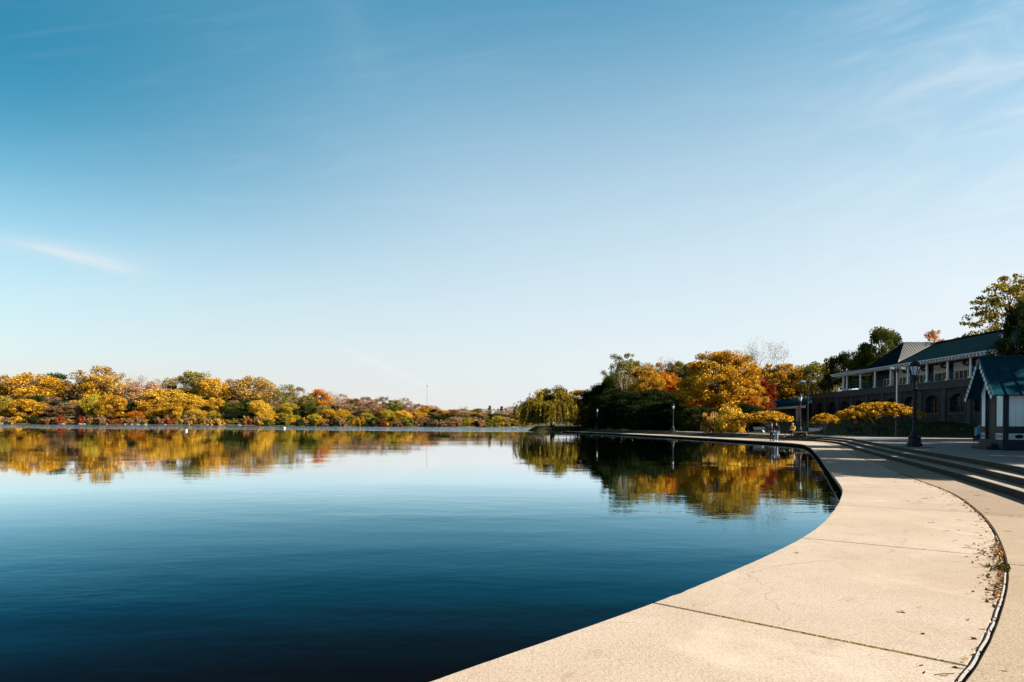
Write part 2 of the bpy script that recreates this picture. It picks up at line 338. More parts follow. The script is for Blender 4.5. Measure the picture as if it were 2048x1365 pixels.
JOINT = smoothc(resample(catmull(joint_pts), 0.4), 2)
step_pts = [(-8.5, -30), (-2.0, -15), (2.6, -5), (4.9, 0.5), (6.6, 4.8), (8.5, 9.5)] + [G(*p) for p in ((2048,1003),(1905,953.5),(1761,914))] \
  + [XY(1700, 48), XY(1670, 60), XY(1610, 70.5), XY(1520, 79.5), XY(1405, 96), XY(1277, 122), XY(1205, 141), XY(1138, 160)]
STEP = smoothc(resample(catmull(step_pts), 0.6), 8)
outer_pts = [(14, -34), (16, -20), (24, -5), (34, 8), (43, 24), (47, 42)] + [XY(1960, 63), XY(1900, 69.5), XY(1800, 73), XY(1700, 76), XY(1600, 82.5), XY(1500, 94), XY(1400, 110), XY(1290, 131), XY(1220, 150), XY(1150, 166)]
OUTER = smoothc(resample(catmull(outer_pts), 1.0), 6)
def normals(C):
    T = np.gradient(C, axis=0); T /= np.linalg.norm(T, axis=1)[:, None]; return np.c_[T[:, 1], -T[:, 0]]   # to the right of travel
def hit(p, n, C, default):
    a = C[:-1]; b = C[1:]; d = b - a
    den = n[0]*d[:, 1]-n[1]*d[:, 0]; den[np.abs(den) < 1e-9] = 1e-9
    q = a - p; t = (q[:, 0]*d[:, 1]-q[:, 1]*d[:, 0])/den; u = (q[:, 0]*n[1]-q[:, 1]*n[0])/den
    ok = (t > 0.05) & (u >= 0) & (u <= 1)
    return t[ok].min() if ok.any() else default
def widths(A, B, lo, hi, passes=25):
    N = normals(A); w = []; last = lo
    for p, n in zip(A, N):
        last = min(max(hit(p, n, B, last), lo), hi); w.append(last)
    w = np.array(w)
    for _ in range(passes): w[1:-1] = (w[:-2]+2*w[1:-1]+w[2:])/4
    return w
EN = normals(EDGE)
WJ = widths(EDGE, JOINT, 1.2, 4.0, 3); WS = np.maximum(widths(EDGE, STEP, 2.2, 8.0), WJ + 0.6)
Jc = EDGE + EN * WJ[:, None]; Sc = EDGE + EN * WS[:, None]
ARC = np.r_[0, np.cumsum(np.hypot(*np.diff(EDGE, axis=0).T))]
def at_arc(C, s): return np.array([np.interp(s, ARC, C[:, 0]), np.interp(s, ARC, C[:, 1])])

# ------------------------------------------------------------------ ground, water
def inside(px, py, poly):
    c = np.zeros(px.shape, bool); n = len(poly)
    for i in range(n):
        x0, y0 = poly[i]; x1, y1 = poly[(i+1) % n]
        if y0 == y1: continue
        m = ((y0 > py) != (y1 > py)) & (px < (x1-x0)*(py-y0)/(y1-y0)+x0); c ^= m
    return c
def dist_poly(px, py, C):
    d = np.full(px.shape, 1e9)
    for i in range(len(C) - 1):
        a = C[i]; b = C[i+1]; v = b - a; t = np.clip(((px-a[0])*v[0]+(py-a[1])*v[1])/(v@v), 0, 1)
        d = np.minimum(d, np.hypot(px-a[0]-t*v[0], py-a[1]-t*v[1]))
    return d
PEN = [XY(1152, 165), XY(1128, 160), XY(1100, 158), XY(1074, 158), XY(1056, 161), XY(1046, 168), XY(1046, 185), XY(1060, 215), XY(1085, 260), XY(1090, 330), XY(1070, 430)]
def land_z(X, Y):
    X = np.asarray(X, float); Y = np.asarray(Y, float)
    O = OUTER[::3]
    poly = [tuple(p) for p in O] + PEN + [(900, 430), (900, -34)]
    ins = inside(X, Y, poly); d = dist_poly(X, Y, O)
    dp = dist_poly(X, Y, np.array(PEN))
    z = 0.40 + 1.85 * np.clip((d - 2.0) / 14.0, 0, 1) ** 1.0 * (Y > -100)
    # the hump of the lawn in front of the pavilion, flatter by the willow
    flat = np.clip((X - 22) / 20, 0, 1); z = 0.40 + (z - 0.40) * (0.35 + 0.65 * flat)
    z = z + 0.12 * np.sin(X * 0.21 + 1) * np.sin(Y * 0.17) * np.clip(d / 8, 0, 1)
    z = np.minimum(z, -0.9 + np.clip(dp, 0, 6) * 0.6 + 0 * z) if True else z
    bank = np.clip(dp / 2.2, 0, 1); z = np.where(dp < 3.5, -0.9 + bank * (np.maximum(z, 0.1) + 0.9), z)
    z = np.where((z < 0.1) & (dp >= 2.2), 0.15, z)
    under = np.where(d < 4.0, 0.40 - np.clip(d - 0.8, 0, 3) * 0.6, -2.5)
    # next to the outer edge, just inside, the sheet dips below the paving
    return np.where(ins, z, under)
def grid_obj(name, xs, ys, mat, zf):
    X, Y = np.meshgrid(xs, ys); Z = zf(X, Y)
    v = np.c_[X.ravel(), Y.ravel(), Z.ravel()]; nx = len(xs); ny = len(ys)
    i = np.arange(ny-1)[:, None]*nx + np.arange(nx-1)[None, :]; i = i.ravel()
    f = np.c_[i, i+1, i+nx+1, i+nx]
    me = bpy.data.meshes.new(name); me.from_pydata(v.tolist(), [], f.tolist()); me.update()
    me.polygons.foreach_set('use_smooth', [True] * len(me.polygons))
    return link(name, me, mat)
xs = np.r_[np.arange(-2, 90, 1.4), np.array([95, 105, 120, 150, 200, 300, 500, 900])]
ys = np.r_[np.arange(-40, 190, 1.4), np.array([195, 205, 220, 240, 260, 280, 300, 330, 360, 430])]
o = grid_obj('lawn', xs, ys, M_GRASS, land_z); o['kind'] = 'structure'
mb = MB(); mb.add([(-3000, -1500, -3), (3000, -1500, -3), (3000, 5000, -3), (-3000, 5000, -3)], [(0, 1, 2, 3)])
o = mb.obj('ground', M_BANK); o['kind'] = 'structure'

# far bank
def Yfar(px): return float(np.interp(px, [-900, -300, 0, 350, 640, 900, 1050, 1300], [250, 320, 345, 350, 362, 385, 400, 430]))
BROWS = [(0, -1.0), (1.5, -0.1), (4, 0.2), (12, 0.9), (26, 3.2), (45, 7.5), (60, 9.5), (110, 11), (260, 12), (1200, 12)]
def bankz(d, px=0):
    k = float(np.interp(px, [-300, 500, 800, 1100], [1, 0.9, 0.5, 0.4]))
    z = float(np.interp(d, [b[0] for b in BROWS], [b[1] for b in BROWS])); return z if z < 1.2 else 1.2 + (z - 1.2) * k
mb = MB(); vs = []; fs = []; pxs = list(range(-900, 1301, 20))
rr = random.Random(5)
for i, px in enumerate(pxs):
    jit = rr.uniform(-2.5, 2.5)
    for d, z in BROWS:
        X, Y = XY(px, Yfar(px) + d + (jit if d < 20 else 0)); vs.append((X, Y, bankz(d, px) + (rr.uniform(-.3, .3) if d > 5 else 0)))
n = len(BROWS)
for i in range(len(pxs) - 1):
    for k in range(n - 1): fs.append((i*n+k, (i+1)*n+k, (i+1)*n+k+1, i*n+k+1))
mb.add(vs, fs); o = mb.obj('far_bank', M_BANK, smooth=True); o['kind'] = 'structure'
# water
m, N, L, p = newmat("lake_water")
g = N.new('ShaderNodeNewGeometry')
def wv(scale, sxy, det, dist=0.3, off=0):
    mp = N.new('ShaderNodeMapping'); mp.inputs['Scale'].default_value = (sxy[0], sxy[1], 1); mp.inputs['Location'].default_value = (off, off, 0); mp.inputs['Rotation'].default_value = (0, 0, 0.15)
    L.new(g.outputs['Position'], mp.inputs[0]); n = N.new('ShaderNodeTexNoise'); n.inputs['Scale'].default_value = scale
    n.inputs['Detail'].default_value = det; n.inputs['Distortion'].default_value = dist; L.new(mp.outputs[0], n.inputs['Vector']); return n.outputs[0]
def nm(op, a, b, c=None, clamp=False):
    n = N.new('ShaderNodeMath'); n.operation = op; n.use_clamp = clamp
    for i, v in enumerate((a, b, c)):
        if v is None: continue
        if isinstance(v, (int, float)): n.inputs[i].default_value = v
        else: L.new(v, n.inputs[i])
    return n.outputs[0]
h1 = wv(0.9, (1, 1.6), 3); h2 = wv(3.2, (1, 1.5), 3, 0.2, 5); h3 = wv(0.16, (1, 1.5), 2, 0.2, 9); patch = wv(0.035, (1, 2.2), 3, 1.0, 3)
pm = N.new('ShaderNodeMapRange'); pm.interpolation_type = 'SMOOTHSTEP'; L.new(patch, pm.inputs[0]); pm.inputs[1].default_value = 0.4; pm.inputs[2].default_value = 0.65; pm.inputs[3].default_value = 0.35; pm.inputs[4].default_value = 1.2
calm = nm('MULTIPLY', nm('ADD', nm('MULTIPLY', h1, 0.0028), nm('ADD', nm('MULTIPLY', h2, 0.0010), nm('MULTIPLY', h3, 0.006))), pm.outputs[0])
spz = N.new('ShaderNodeSeparateXYZ'); L.new(g.outputs['Position'], spz.inputs[0])
far_n = wv(0.02, (1, 1), 3, 0.5, 31)
ym = nm('ADD', spz.outputs[1], nm('MULTIPLY', nm('SUBTRACT', far_n, 0.5), 26.0))
mk = N.new('ShaderNodeMapRange'); mk.interpolation_type = 'SMOOTHSTEP'; L.new(ym, mk.inputs[0]); mk.inputs[1].default_value = 150; mk.inputs[2].default_value = 160
rgh = nm('ADD', nm('MULTIPLY', wv(1.6, (1, 1), 4, 0, 13), 0.16), nm('MULTIPLY', wv(0.5, (1, 1), 3, 0, 17), 0.26))
nr = N.new('ShaderNodeMapRange'); nr.interpolation_type = 'SMOOTHSTEP'; L.new(spz.outputs[1], nr.inputs[0]); nr.inputs[1].default_value = 22; nr.inputs[2].default_value = 6; nr.inputs[3].default_value = 1.0; nr.inputs[4].default_value = 2.2
hh = nm('ADD', nm('MULTIPLY', calm, nr.outputs[0]), nm('MULTIPLY', rgh, mk.outputs[0]))
bp = N.new('ShaderNodeBump'); bp.inputs['Strength'].default_value = 1.0; bp.inputs['Distance'].default_value = 1.0; L.new(hh, bp.inputs['Height'])
N.remove(p); fr = N.new('ShaderNodeFresnel'); fr.inputs[0].default_value = 1.333; L.new(bp.outputs[0], fr.inputs[1])
fp = nm('POWER', nm('MULTIPLY', nm('SUBTRACT', fr.outputs[0], 0.115), 2.08, clamp=True), 1.7, clamp=True)       # glare cut, as through a polarising filter
df = N.new('ShaderNodeBsdfDiffuse'); df.inputs[0].default_value = (0.0015, 0.0025, 0.004, 1)
gl = N.new('ShaderNodeBsdfGlossy'); L.new(ramp(N, L, fr.outputs[0], [(0.24, (0.03, 0.66, 1.0)), (0.48, (0.54, 0.86, 1.0)), (0.7, (0.97, 0.99, 1.0))]), gl.inputs['Color']); gl.inputs['Roughness'].default_value = 0.0; L.new(bp.outputs[0], gl.inputs['Normal'])
ms = N.new('ShaderNodeMixShader'); L.new(fp, ms.inputs[0]); L.new(df.outputs[0], ms.inputs[1]); L.new(gl.outputs[0], ms.inputs[2])
mo = [n for n in N if n.type == 'OUTPUT_MATERIAL'][0]; L.new(ms.outputs[0], mo.inputs[0])
mb = MB(); mb.add([(-900, -300, WATER), (140, -300, WATER), (140, 480, WATER), (-900, 480, WATER)], [(0, 1, 2, 3)])
o = mb.obj('lake_water', m); o['kind'] = 'structure'

# ------------------------------------------------------------------ promenade
def strip(mb, A, B, za, zb): 
    vs = [(a[0], a[1], za) for a in A] + [(b[0], b[1], zb) for b in B]; n = len(A)
    mb.add(vs, [(i, i+1, n+i+1, n+i) for i in range(n-1)])
_cr = random.Random(99)
def chip(): return abs(_cr.gauss(0, .003)) + (_cr.uniform(.008, .03) if _cr.random() < .06 else 0)
def slab(mb, fa, fb, s0, s1, gap, z, depth, k=None):
    """one cast slab between two curves, with its own eased edges"""
    m_ = max(2, int((s1 - s0) / (0.14 if s0 < 60 else 0.5))); ss = np.linspace(s0 + gap, s1 - gap, m_)
    A = [fa(s) for s in ss]; B = [fb(s) for s in ss]
    A2 = []; B2 = []
    for a, b in zip(A, B):
        d = (b - a) / np.linalg.norm(b - a); A2.append(a + d * (gap + (chip() if z == 0.0 else 0))); B2.append(b - d * gap * (.4 if z == 0.0 else 1))
    e = 0.012
    def ring(off, zz):
        out = []
        for i, (a, b) in enumerate(zip(A2, B2)):
            d = (b - a) / np.linalg.norm(b - a); out.append((a + d * off, b - d * off))
        out[0] = tuple(np.array(q) for q in out[0]); t0 = (A2[1]-A2[0]); t0 /= np.linalg.norm(t0); t1 = A2[-1]-A2[-2]; t1 /= np.linalg.norm(t1)
        out[0] = (out[0][0] + t0*off, out[0][1] + t0*off); out[-1] = (out[-1][0] - t1*off, out[-1][1] - t1*off)
        loop = [q[0] for q in out] + [q[1] for q in out[::-1]]
        return [(q[0], q[1], zz) for q in loop], out
    tone_ = _cr.uniform(0, .2); f_start = len(mb.f)
    top, o1 = ring(e, z); mid, _ = ring(0, z - e); bot, _ = ring(0, z - depth)
    n = len(top); b0 = len(mb.v); mb.v += [tuple(map(float, q)) for q in top + mid + bot]
    h = n // 2
    for i in range(h - 1): mb.f.append((b0+i, b0+i+1, b0+n-2-i, b0+n-1-i))
    for r in range(2):
        for i in range(n):
            j = (i+1) % n; mb.f.append((b0+r*n+i, b0+(r+1)*n+i, b0+(r+1)*n+j, b0+r*n+j))
    if not hasattr(mb, 'tone'): mb.tone = []
    mb.tone += [tone_] * (len(mb.f) - f_start)
def set_tone(o, mb):
    a = o.data.attributes.new('tone', 'FLOAT', 'FACE'); a.data.foreach_set('value', mb.tone)
near_s = ARC[np.argmin(np.hypot(EDGE[:, 0]-G(1317, 1204)[0], EDGE[:, 1]-G(1317, 1204)[1]))]
s600 = ARC[np.argmin(np.hypot(EDGE[:, 0]-G(1600, 1082)[0], EDGE[:, 1]-G(1600, 1082)[1]))]
cuts = [near_s, s600]; stp = s600 - near_s
while cuts[0] - stp > 1: cuts.insert(0, cuts[0] - stp)
while cuts[-1] + stp * 1.05 < ARC[-1]: cuts.append(cuts[-1] + stp * 1.05)
cuts = [0.0] + cuts + [ARC[-1]]
fe = lambda s: at_arc(EDGE, s); fj = lambda s: at_arc(Jc, s); fs_ = lambda s: at_arc(Sc, s)
mb = MB()
for a, b in zip(cuts[:-1], cuts[1:]):
    slab(mb, fe, fj, a, b, 0.009, 0.0, 0.07)
o = mb.obj('lakeside_walk', M_CONC); set_tone(o, mb); o['kind'] = 'structure'
# the apron slabs between joint and steps: from one cross joint outward the cast is darker
mb = MB(); mb2 = MB()
sA = [c + 0.35 for c in cuts[:-1]]
JO = Jc + EN * 0.022
J2 = lambda s: at_arc(JO, s)
s_dark = ARC[np.argmin(np.hypot(Jc[:, 0]-G(1925, 1026)[0], Jc[:, 1]-G(1925, 1026)[1]))]
aps = [0.0]; 
while aps[-1] + stp * 1.1 < ARC[-1]: aps.append(aps[-1] + stp * 1.1)
k = int(np.argmin([abs(a - s_dark) for a in aps])); aps = [a + (s_dark - aps[k]) for a in aps if a + (s_dark - aps[k]) >= 0] + [ARC[-1]]
for a, b in zip(aps[:-1], aps[1:]):
    slab(mb if a < s_dark - 0.1 else mb2, J2, fs_, a, b, 0.006, 0.002, 0.3)
o = mb.obj('paved_apron', M_CONC2); set_tone(o, mb); o['kind'] = 'structure'
M_CONC3 = concrete("concrete_apron_old", (0.52, 0.415, 0.315), (0.21, 0.15, 0.10), (0.44, 0.34, 0.25))
o = mb2.obj('old_paved_apron', M_CONC3); set_tone(o, mb2); o['kind'] = 'structure'
# bed below the slabs and the quay wall down into the lake
mb = MB(); strip(mb, EDGE + EN * 0.03, Sc + EN * 0.3, -0.025, -0.025); o = mb.obj('joint_bed', M_JOINT); o['kind'] = 'structure'
mb = MB(); strip(mb, EDGE + EN * 0.03, EDGE + EN * 0.03, -0.05, -2.6); o = mb.obj('quay_wall', simple('wet_quay', (0.012, 0.011, 0.009), (0.006, 0.006, 0.005), 3, 0.9, bump=0.4, spec=0.0)); o['kind'] = 'structure'
# steps and terrace: three risers
mb = MB(); mbr = MB(); tr = 0.47
SN = normals(smoothc(Sc, 10))
def off(C, N_, d): return C + N_ * d
for k in range(3):
    z0 = 0.16 * k; z1 = 0.16 * (k + 1)
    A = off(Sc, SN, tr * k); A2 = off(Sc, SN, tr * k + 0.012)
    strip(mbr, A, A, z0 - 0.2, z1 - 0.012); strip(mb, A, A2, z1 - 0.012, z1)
    if k < 2: strip(mb, A2, off(Sc, SN, tr * (k + 1) + 0.02), z1, z1)
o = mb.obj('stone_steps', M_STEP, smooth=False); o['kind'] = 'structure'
o = mbr.obj('step_risers', simple('shaded_riser', (0.055, 0.047, 0.038), (0.03, 0.026, 0.021), 3, 0.95)); o['kind'] = 'structure'  # riser colour darkened to stand for their shade
TI = off(Sc, SN, tr * 2 + 0.012); nT = 160
def even(C, n):
    d = np.r_[0, np.cumsum(np.hypot(*np.diff(C, axis=0).T))]; s = np.linspace(0, d[-1], n); return np.c_[np.interp(s, d, C[:, 0]), np.interp(s, d, C[:, 1])]
# terrace sheet: fan from the inner to the outer curve
wT = widths(smoothc(Sc, 10), OUTER, 3.0, 46.0)
TO = Sc + SN * wT[:, None]
mb = MB(); strip(mb, TI, TO, TER, TER); strip(mb, TO, TO, TER, TER - 0.4)
o = mb.obj('terrace', M_TERR); o['kind'] = 'structure'

# white filler strip lying in the long joint near the camera
mb = MB(); rr = random.Random(3); s0 = 0.0
sj0 = ARC[np.argmin(np.hypot(*(Jc - np.array(G(1930, 1365))).T))] - 6; print('SJ', sj0); sj1 = ARC[np.argmin(np.hypot(*(Jc - np.array(G(1900, 985))).T))]
s = sj0
while s < sj1:
    ln = rr.uniform(0.25, 0.9); far = (s - sj0) / (sj1 - sj0)
    if far < 0.5 or rr.random() > 0.75 * far ** 1.5:
        ss = np.linspace(s, s + ln, 5); w = 0.030 * (1 - 0.45 * far)
        C = [at_arc(Jc, q) for q in ss]; Nn = [at_arc(EN, q) for q in ss]
        v = []; 
        for c, n_ in zip(C, Nn):
            j = rr.uniform(-.003, .003)
            j -= .006; v += [(c[0]+n_[0]*j, c[1]+n_[1]*j, 0.001), (c[0]+n_[0]*(w*.5+j), c[1]+n_[1]*(w*.5+j), 0.012), (c[0]+n_[0]*(w+j), c[1]+n_[1]*(w+j), 0.001)]
        mb.add(v, [(i*3+a, i*3+a+1, i*3+a+4, i*3+a+3) for i in range(4) for a in (0, 1)])
    s += ln + rr.uniform(0.01, 0.05)
o = mb.obj('joint_filler', M_STRIP); o['kind'] = 'structure'

# ------------------------------------------------------------------ leaves as meshes
def quad_mesh(name, V4, tint):
    n = len(V4); me = bpy.data.meshes.new(name)
    me.vertices.add(4*n); me.vertices.foreach_set('co', V4.reshape(-1).astype(np.float32))
    me.loops.add(4*n); me.loops.foreach_set('vertex_index', np.arange(4*n, dtype=np.int32))
    me.polygons.add(n); me.polygons.foreach_set('loop_start', np.arange(n, dtype=np.int32)*4)
    me.update(calc_edges=True)
    a = me.attributes.new('tint', 'FLOAT', 'FACE'); a.data.foreach_set('value', np.clip(tint, 0, 1).astype(np.float32))
    return me
def leaves(name, C, size, tint, rng, up=0.25, el=1.25, droop=0.0):
    n = len(C); nr = rng.normal(size=(n, 3)); nr[:, 2] = np.abs(nr[:, 2]) + up; nr /= np.linalg.norm(nr, axis=1)[:, None]
    t = np.cross(nr, rng.normal(size=(n, 3)))
    if droop: t[:, 2] -= droop
    t /= np.linalg.norm(t, axis=1)[:, None]; b = np.cross(nr, t); b /= np.linalg.norm(b, axis=1)[:, None]
    s = (size * rng.uniform(0.45, 1.6, n) ** 1.0)[:, None]
    V4 = np.stack([C - t*s*el*.5, C + b*s*.42 + t*s*.05, C + t*s*el*.5, C - b*s*.42 + t*s*.05], axis=1)
    return quad_mesh(name, V4, tint)
def clumps_to_leaves(cl, rng, per, flat=0.65):
    P = []; T = []
    for (c, r, tt) in cl:
        k = max(8, int(per * rng.uniform(0.7, 1.3)))
        d = rng.normal(size=(k, 3)); d /= np.linalg.norm(d, axis=1)[:, None]
        d *= (rng.uniform(0, 1, k) ** 0.45)[:, None] * r; d[:, 2] *= flat
        P.append(np.array(c) + d); T.append(np.clip(tt + rng.normal(0, 0.17, k), 0, 1))
    return np.concatenate(P), np.concatenate(T)

PROTO = {}
def trunk_mesh(name, H, targets, base_r, split, rng, top=0.8, n=6, lean=0.0):
    mb = MB(); wob = lambda k: Vector((rng.normal(0, k), rng.normal(0, k), 0))
    pts = [Vector((0, 0, -0.6)), Vector((0, 0, 0.3))]; rad = [base_r * 1.35, base_r]
    m_ = 6
    for i in range(1, m_ + 1):
        f = i / m_; pts.append(Vector((lean * f, 0, H * top * f)) + wob(0.02 * H * f)); rad.append(base_r * (1 - 0.85 * f))
    mb.tube(pts, rad, n)
    for c in targets:
        c = Vector(c); f = rng.uniform(split, 0.9); f = min(f, max(split * 0.8, c.z / (H * top) - 0.12)); i = int(f * m_); a = pts[min(2 + i, len(pts) - 1)].copy(); a = pts[1].lerp(a, 1.0)
        if a.z > c.z: a = pts[max(1, 1 + int(c.z / (H * top) * m_ * 0.75))].copy()
        mid = a.lerp(c, 0.5) + Vector((rng.normal(0, .03*H), rng.normal(0, .03*H), rng.uniform(-.01, .05) * H))
        r = base_r * rng.uniform(0.22, 0.4)
        mb.tube([a, a.lerp(mid, .5) + Vector((0, 0, -0.01*H)), mid, c], [r, r*.75, r*.5, r*.15], 5, cap=False)
    return mb.mesh(name, True)
def proto_round(key, seed=0, H=10.0, R=4.0, z0=0.22, ncl=70, per=70, leaf=0.34, rc=(0.10, 0.17), top_sharp=1.0, lobes=4, hollow=0.35, limbs=18, br=0.16, flat=0.7, ragged=0.16, split=0.3):
    rng = np.random.default_rng(seed); cl = []
    ph = rng.uniform(0, 6.28, lobes); am = rng.uniform(0.4, 1, lobes)
    for i in range(ncl):
        th = rng.uniform(0, 2*math.pi); u = rng.uniform(-1, 1); rr_ = hollow + (1 - hollow) * rng.uniform(0, 1) ** 0.6
        lob = 1 + ragged * sum(am[k] * math.sin((k + 1.3) * th + ph[k] + u * (k + 2)) for k in range(lobes)) / 1.5
        hr = math.sqrt(max(0, 1 - abs(u) ** (2.0 * top_sharp if u > 0 else 2.6)))
        x = R * rr_ * lob * hr * math.cos(th); y = R * rr_ * lob * hr * math.sin(th)
        zc = H * (z0 + (1 - z0) * 0.5); z = zc + u * H * (1 - z0) * 0.5 * (0.93 + 0.1 * rng.normal()) * (0.75 + 0.25 * rr_) * (1 + ragged * 0.5 * math.sin(2.1 * th + ph[0]))
        r = R * 2 * rng.uniform(*rc); z = min(z, H - r * flat * 0.8)
        cl.append(((x, y, z), r, rng.uniform(0.28, 0.72)))
    P, T = clumps_to_leaves(cl, rng, per, flat)
    me = leaves(key + '_crown', P, leaf, T, rng)
    idx = rng.choice(len(cl), min(limbs, len(cl)), replace=False)
    tm = trunk_mesh(key + '_trunk', H, [cl[i][0] for i in idx], br, split, rng)
    PROTO[key] = (me, tm, R, H)
def proto_cone(key, seed, H=10.0, R=2.6, layers=16, per=40, leaf=0.3, br=0.14):
    rng = np.random.default_rng(seed); cl = []; tg = []
    for i in range(layers):
        f = i / (layers - 1); z = H * (0.1 + 0.87 * f); r = R * (1 - f) ** 0.8 + 0.12; m_ = max(3, int(11 * (1 - f)) + 2)
        for k in range(m_):
            th = rng.uniform(0, 6.28); q = r * rng.uniform(0.35, 1.05)
            c = (q*math.cos(th), q*math.sin(th), z - q*0.22 + rng.normal(0, .12)); cl.append((c, 0.16*R + 0.28*r*rng.uniform(.6, 1), rng.uniform(.25, .75)))
            if k < 2: tg.append(c)
    P, T = clumps_to_leaves(cl, rng, per, 0.45)
    PROTO[key] = (leaves(key + '_crown', P, leaf, T, rng), trunk_mesh(key + '_trunk', H, tg, br, 0.15, rng, 0.95), R, H)
def proto_column(key, seed, H=10.0, R=0.9):
    rng = np.random.default_rng(seed); cl = []
    for i in range(70):
        f = rng.uniform(0.06, 0.97); r = R * math.sin(math.pi * (0.12 + 0.85 * f)) ** 0.7; th = rng.uniform(0, 6.28); q = r * rng.uniform(.2, .9)
        cl.append(((q*math.cos(th), q*math.sin(th), H*f), 0.35, rng.uniform(.3, .7)))
    P, T = clumps_to_leaves(cl, rng, 40, 1.6)
    PROTO[key] = (leaves(key + '_crown', P, 0.24, T, rng), trunk_mesh(key + '_trunk', H, [c[0] for c in cl[:10]], .12, .2, rng), R, H)
def proto_bare(key, seed, H=10.0, leafy=0.0, spread=0.55, lv=6, R0=0.13, leaf=0.16):
    rng = np.random.default_rng(seed); mb = MB(); tips = []
    def grow(p, d, ln, r, k):
        mid = p + d * ln * 0.5 + Vector(rng.normal(0, ln*.05, 3)); e = p + d * ln + Vector(rng.normal(0, ln*.07, 3))
        mb.tube([p, mid, e], [r, r*.85, r*.68], 5 if k > 3 else 3, cap=False); tips.append(e)
        if k == 0: return
        nb_ = 3 if (k in (lv, lv - 1) or rng.random() < 0.4) else 2
        az0 = rng.uniform(0, 6.28)
        for j in range(nb_):
            az = az0 + j * 6.28 / nb_ + rng.normal(0, .4); sp = rng.uniform(spread*.5, spread*1.2)
            a = d.cross(Vector((0.3, 1, 0.2))).normalized(); b = d.cross(a)
            nd = (d * math.cos(sp) + (a*math.cos(az) + b*math.sin(az)) * math.sin(sp) + Vector((0, 0, 0.12))).normalized()
            grow(e if j else e, nd, ln * rng.uniform(.66, .86), r * (.68 if j == 0 else .55), k - 1)
    grow(Vector((0, 0, -0.3)), Vector((0.02, 0, 1)).normalized(), H * 0.26, R0, lv)
    me = mb.mesh(key + '_trunk', False)
    co = np.array([v.co[:] for v in me.vertices]); h = co[:, 2].max(); R = np.percentile(np.hypot(co[:, 0], co[:, 1]), 98)
    me.transform(Matrix.Scale(H / h, 4)); R *= H / h
    tp = np.array([t[:] for t in tips]) * (H / h); tp = tp[tp[:, 2] > H * .35]
    cm = None
    if leafy:
        n = int(len(tp) * leafy); P = np.repeat(tp, max(1, int(leafy)), axis=0) if leafy >= 1 else tp[rng.choice(len(tp), n, replace=False)]
        P = P + rng.normal(0, .16, P.shape); cm = leaves(key + '_crown', P, leaf, np.clip(rng.normal(.5, .2, len(P)), 0, 1), rng)
    PROTO[key] = (cm, me, R, H)
def proto_willow(key, seed, H=10.0, R=6.2):
    rng = np.random.default_rng(seed); P = []; T = []; tg = []
    for i in range(46):
        th = rng.uniform(0, 6.28); q = math.sqrt(rng.uniform(0, 1)) * R * .8
        zt = H * (0.98 - 0.72 * (q / R) ** 1.9) * rng.uniform(.88, 1.0)
        c = np.array([q*math.cos(th), q*math.sin(th), zt]); tt = rng.uniform(.25, .75)
        if i < 18: tg.append(tuple(c - [0, 0, .5]))
        r = rng.uniform(.9, 1.7)
        d = rng.normal(size=(300, 3)); d /= np.linalg.norm(d, axis=1)[:, None]; d *= r * rng.uniform(0, 1, (300, 1)) ** .5; d[:, 2] *= .7
        P.append(c + d); T.append(np.clip(tt + rng.normal(0, .14, 300), 0, 1))
        for s_ in range(20):
            o_ = c + np.array([rng.normal(0, r*.7), rng.normal(0, r*.7), 0]); rad = np.array([o_[0], o_[1]]) ; rad = rad / (np.linalg.norm(rad) + .01)
            ln = min(zt - rng.uniform(0.5, 3.2), rng.uniform(2, 7)); k = int(ln * 14)
            if k < 3: continue
            t = np.linspace(0, 1, k); q_ = np.zeros((k, 3)); out = rng.uniform(.2, 1.1)
            q_[:, 0] = o_[0] + rad[0]*out*np.sqrt(t); q_[:, 1] = o_[1] + rad[1]*out*np.sqrt(t); q_[:, 2] = o_[2] - ln * t
            q_ += rng.normal(0, .09, q_.shape); P.append(q_); T.append(np.clip(tt + rng.normal(0, .15, k), 0, 1))
    P = np.concatenate(P); T = np.concatenate(T)
    PROTO[key] = (leaves(key + '_crown', P, 0.15, T, rng, 0.0, 2.2, 0.8), trunk_mesh(key + '_trunk', H, tg, .38, .16, rng, .7, 8), R, H)
def proto_umbrella(key, seed, H=3.6, R=3.4, th=0.9):
    """flat-topped little tree, leaves only in a thick cap"""
    rng = np.random.default_rng(seed); P = []; T = []; tg = []
    ph = rng.uniform(0, 6.28, 3)
    for i in range(150):
        a = rng.uniform(0, 6.28); q = math.sqrt(rng.uniform(0, 1)); rr_ = R * (1 + .10*math.sin(2*a+ph[0]) + .06*math.sin(5*a+ph[1]))
        z = H - 0.25 - (H * .32) * q ** 2.3 + rng.normal(0, .05); c = np.array([q*rr_*math.cos(a), q*rr_*math.sin(a), z]); tt = rng.uniform(.3, .7)
        if i < 24: tg.append(tuple(c - [0, 0, .25]))
        k = 90; d = rng.normal(size=(k, 3)); d /= np.linalg.norm(d, axis=1)[:, None]; d *= .32 * rng.uniform(0, 1, (k, 1)) ** .45; d[:, 2] *= .8
        P.append(c + d); T.append(np.clip(tt + rng.normal(0, .18, k), 0, 1))
    P = np.concatenate(P); T = np.concatenate(T)
    PROTO[key] = (leaves(key + '_crown', P, 0.15, T, rng), trunk_mesh(key + '_trunk', H, tg, .12, .18, rng, .7), R, H)
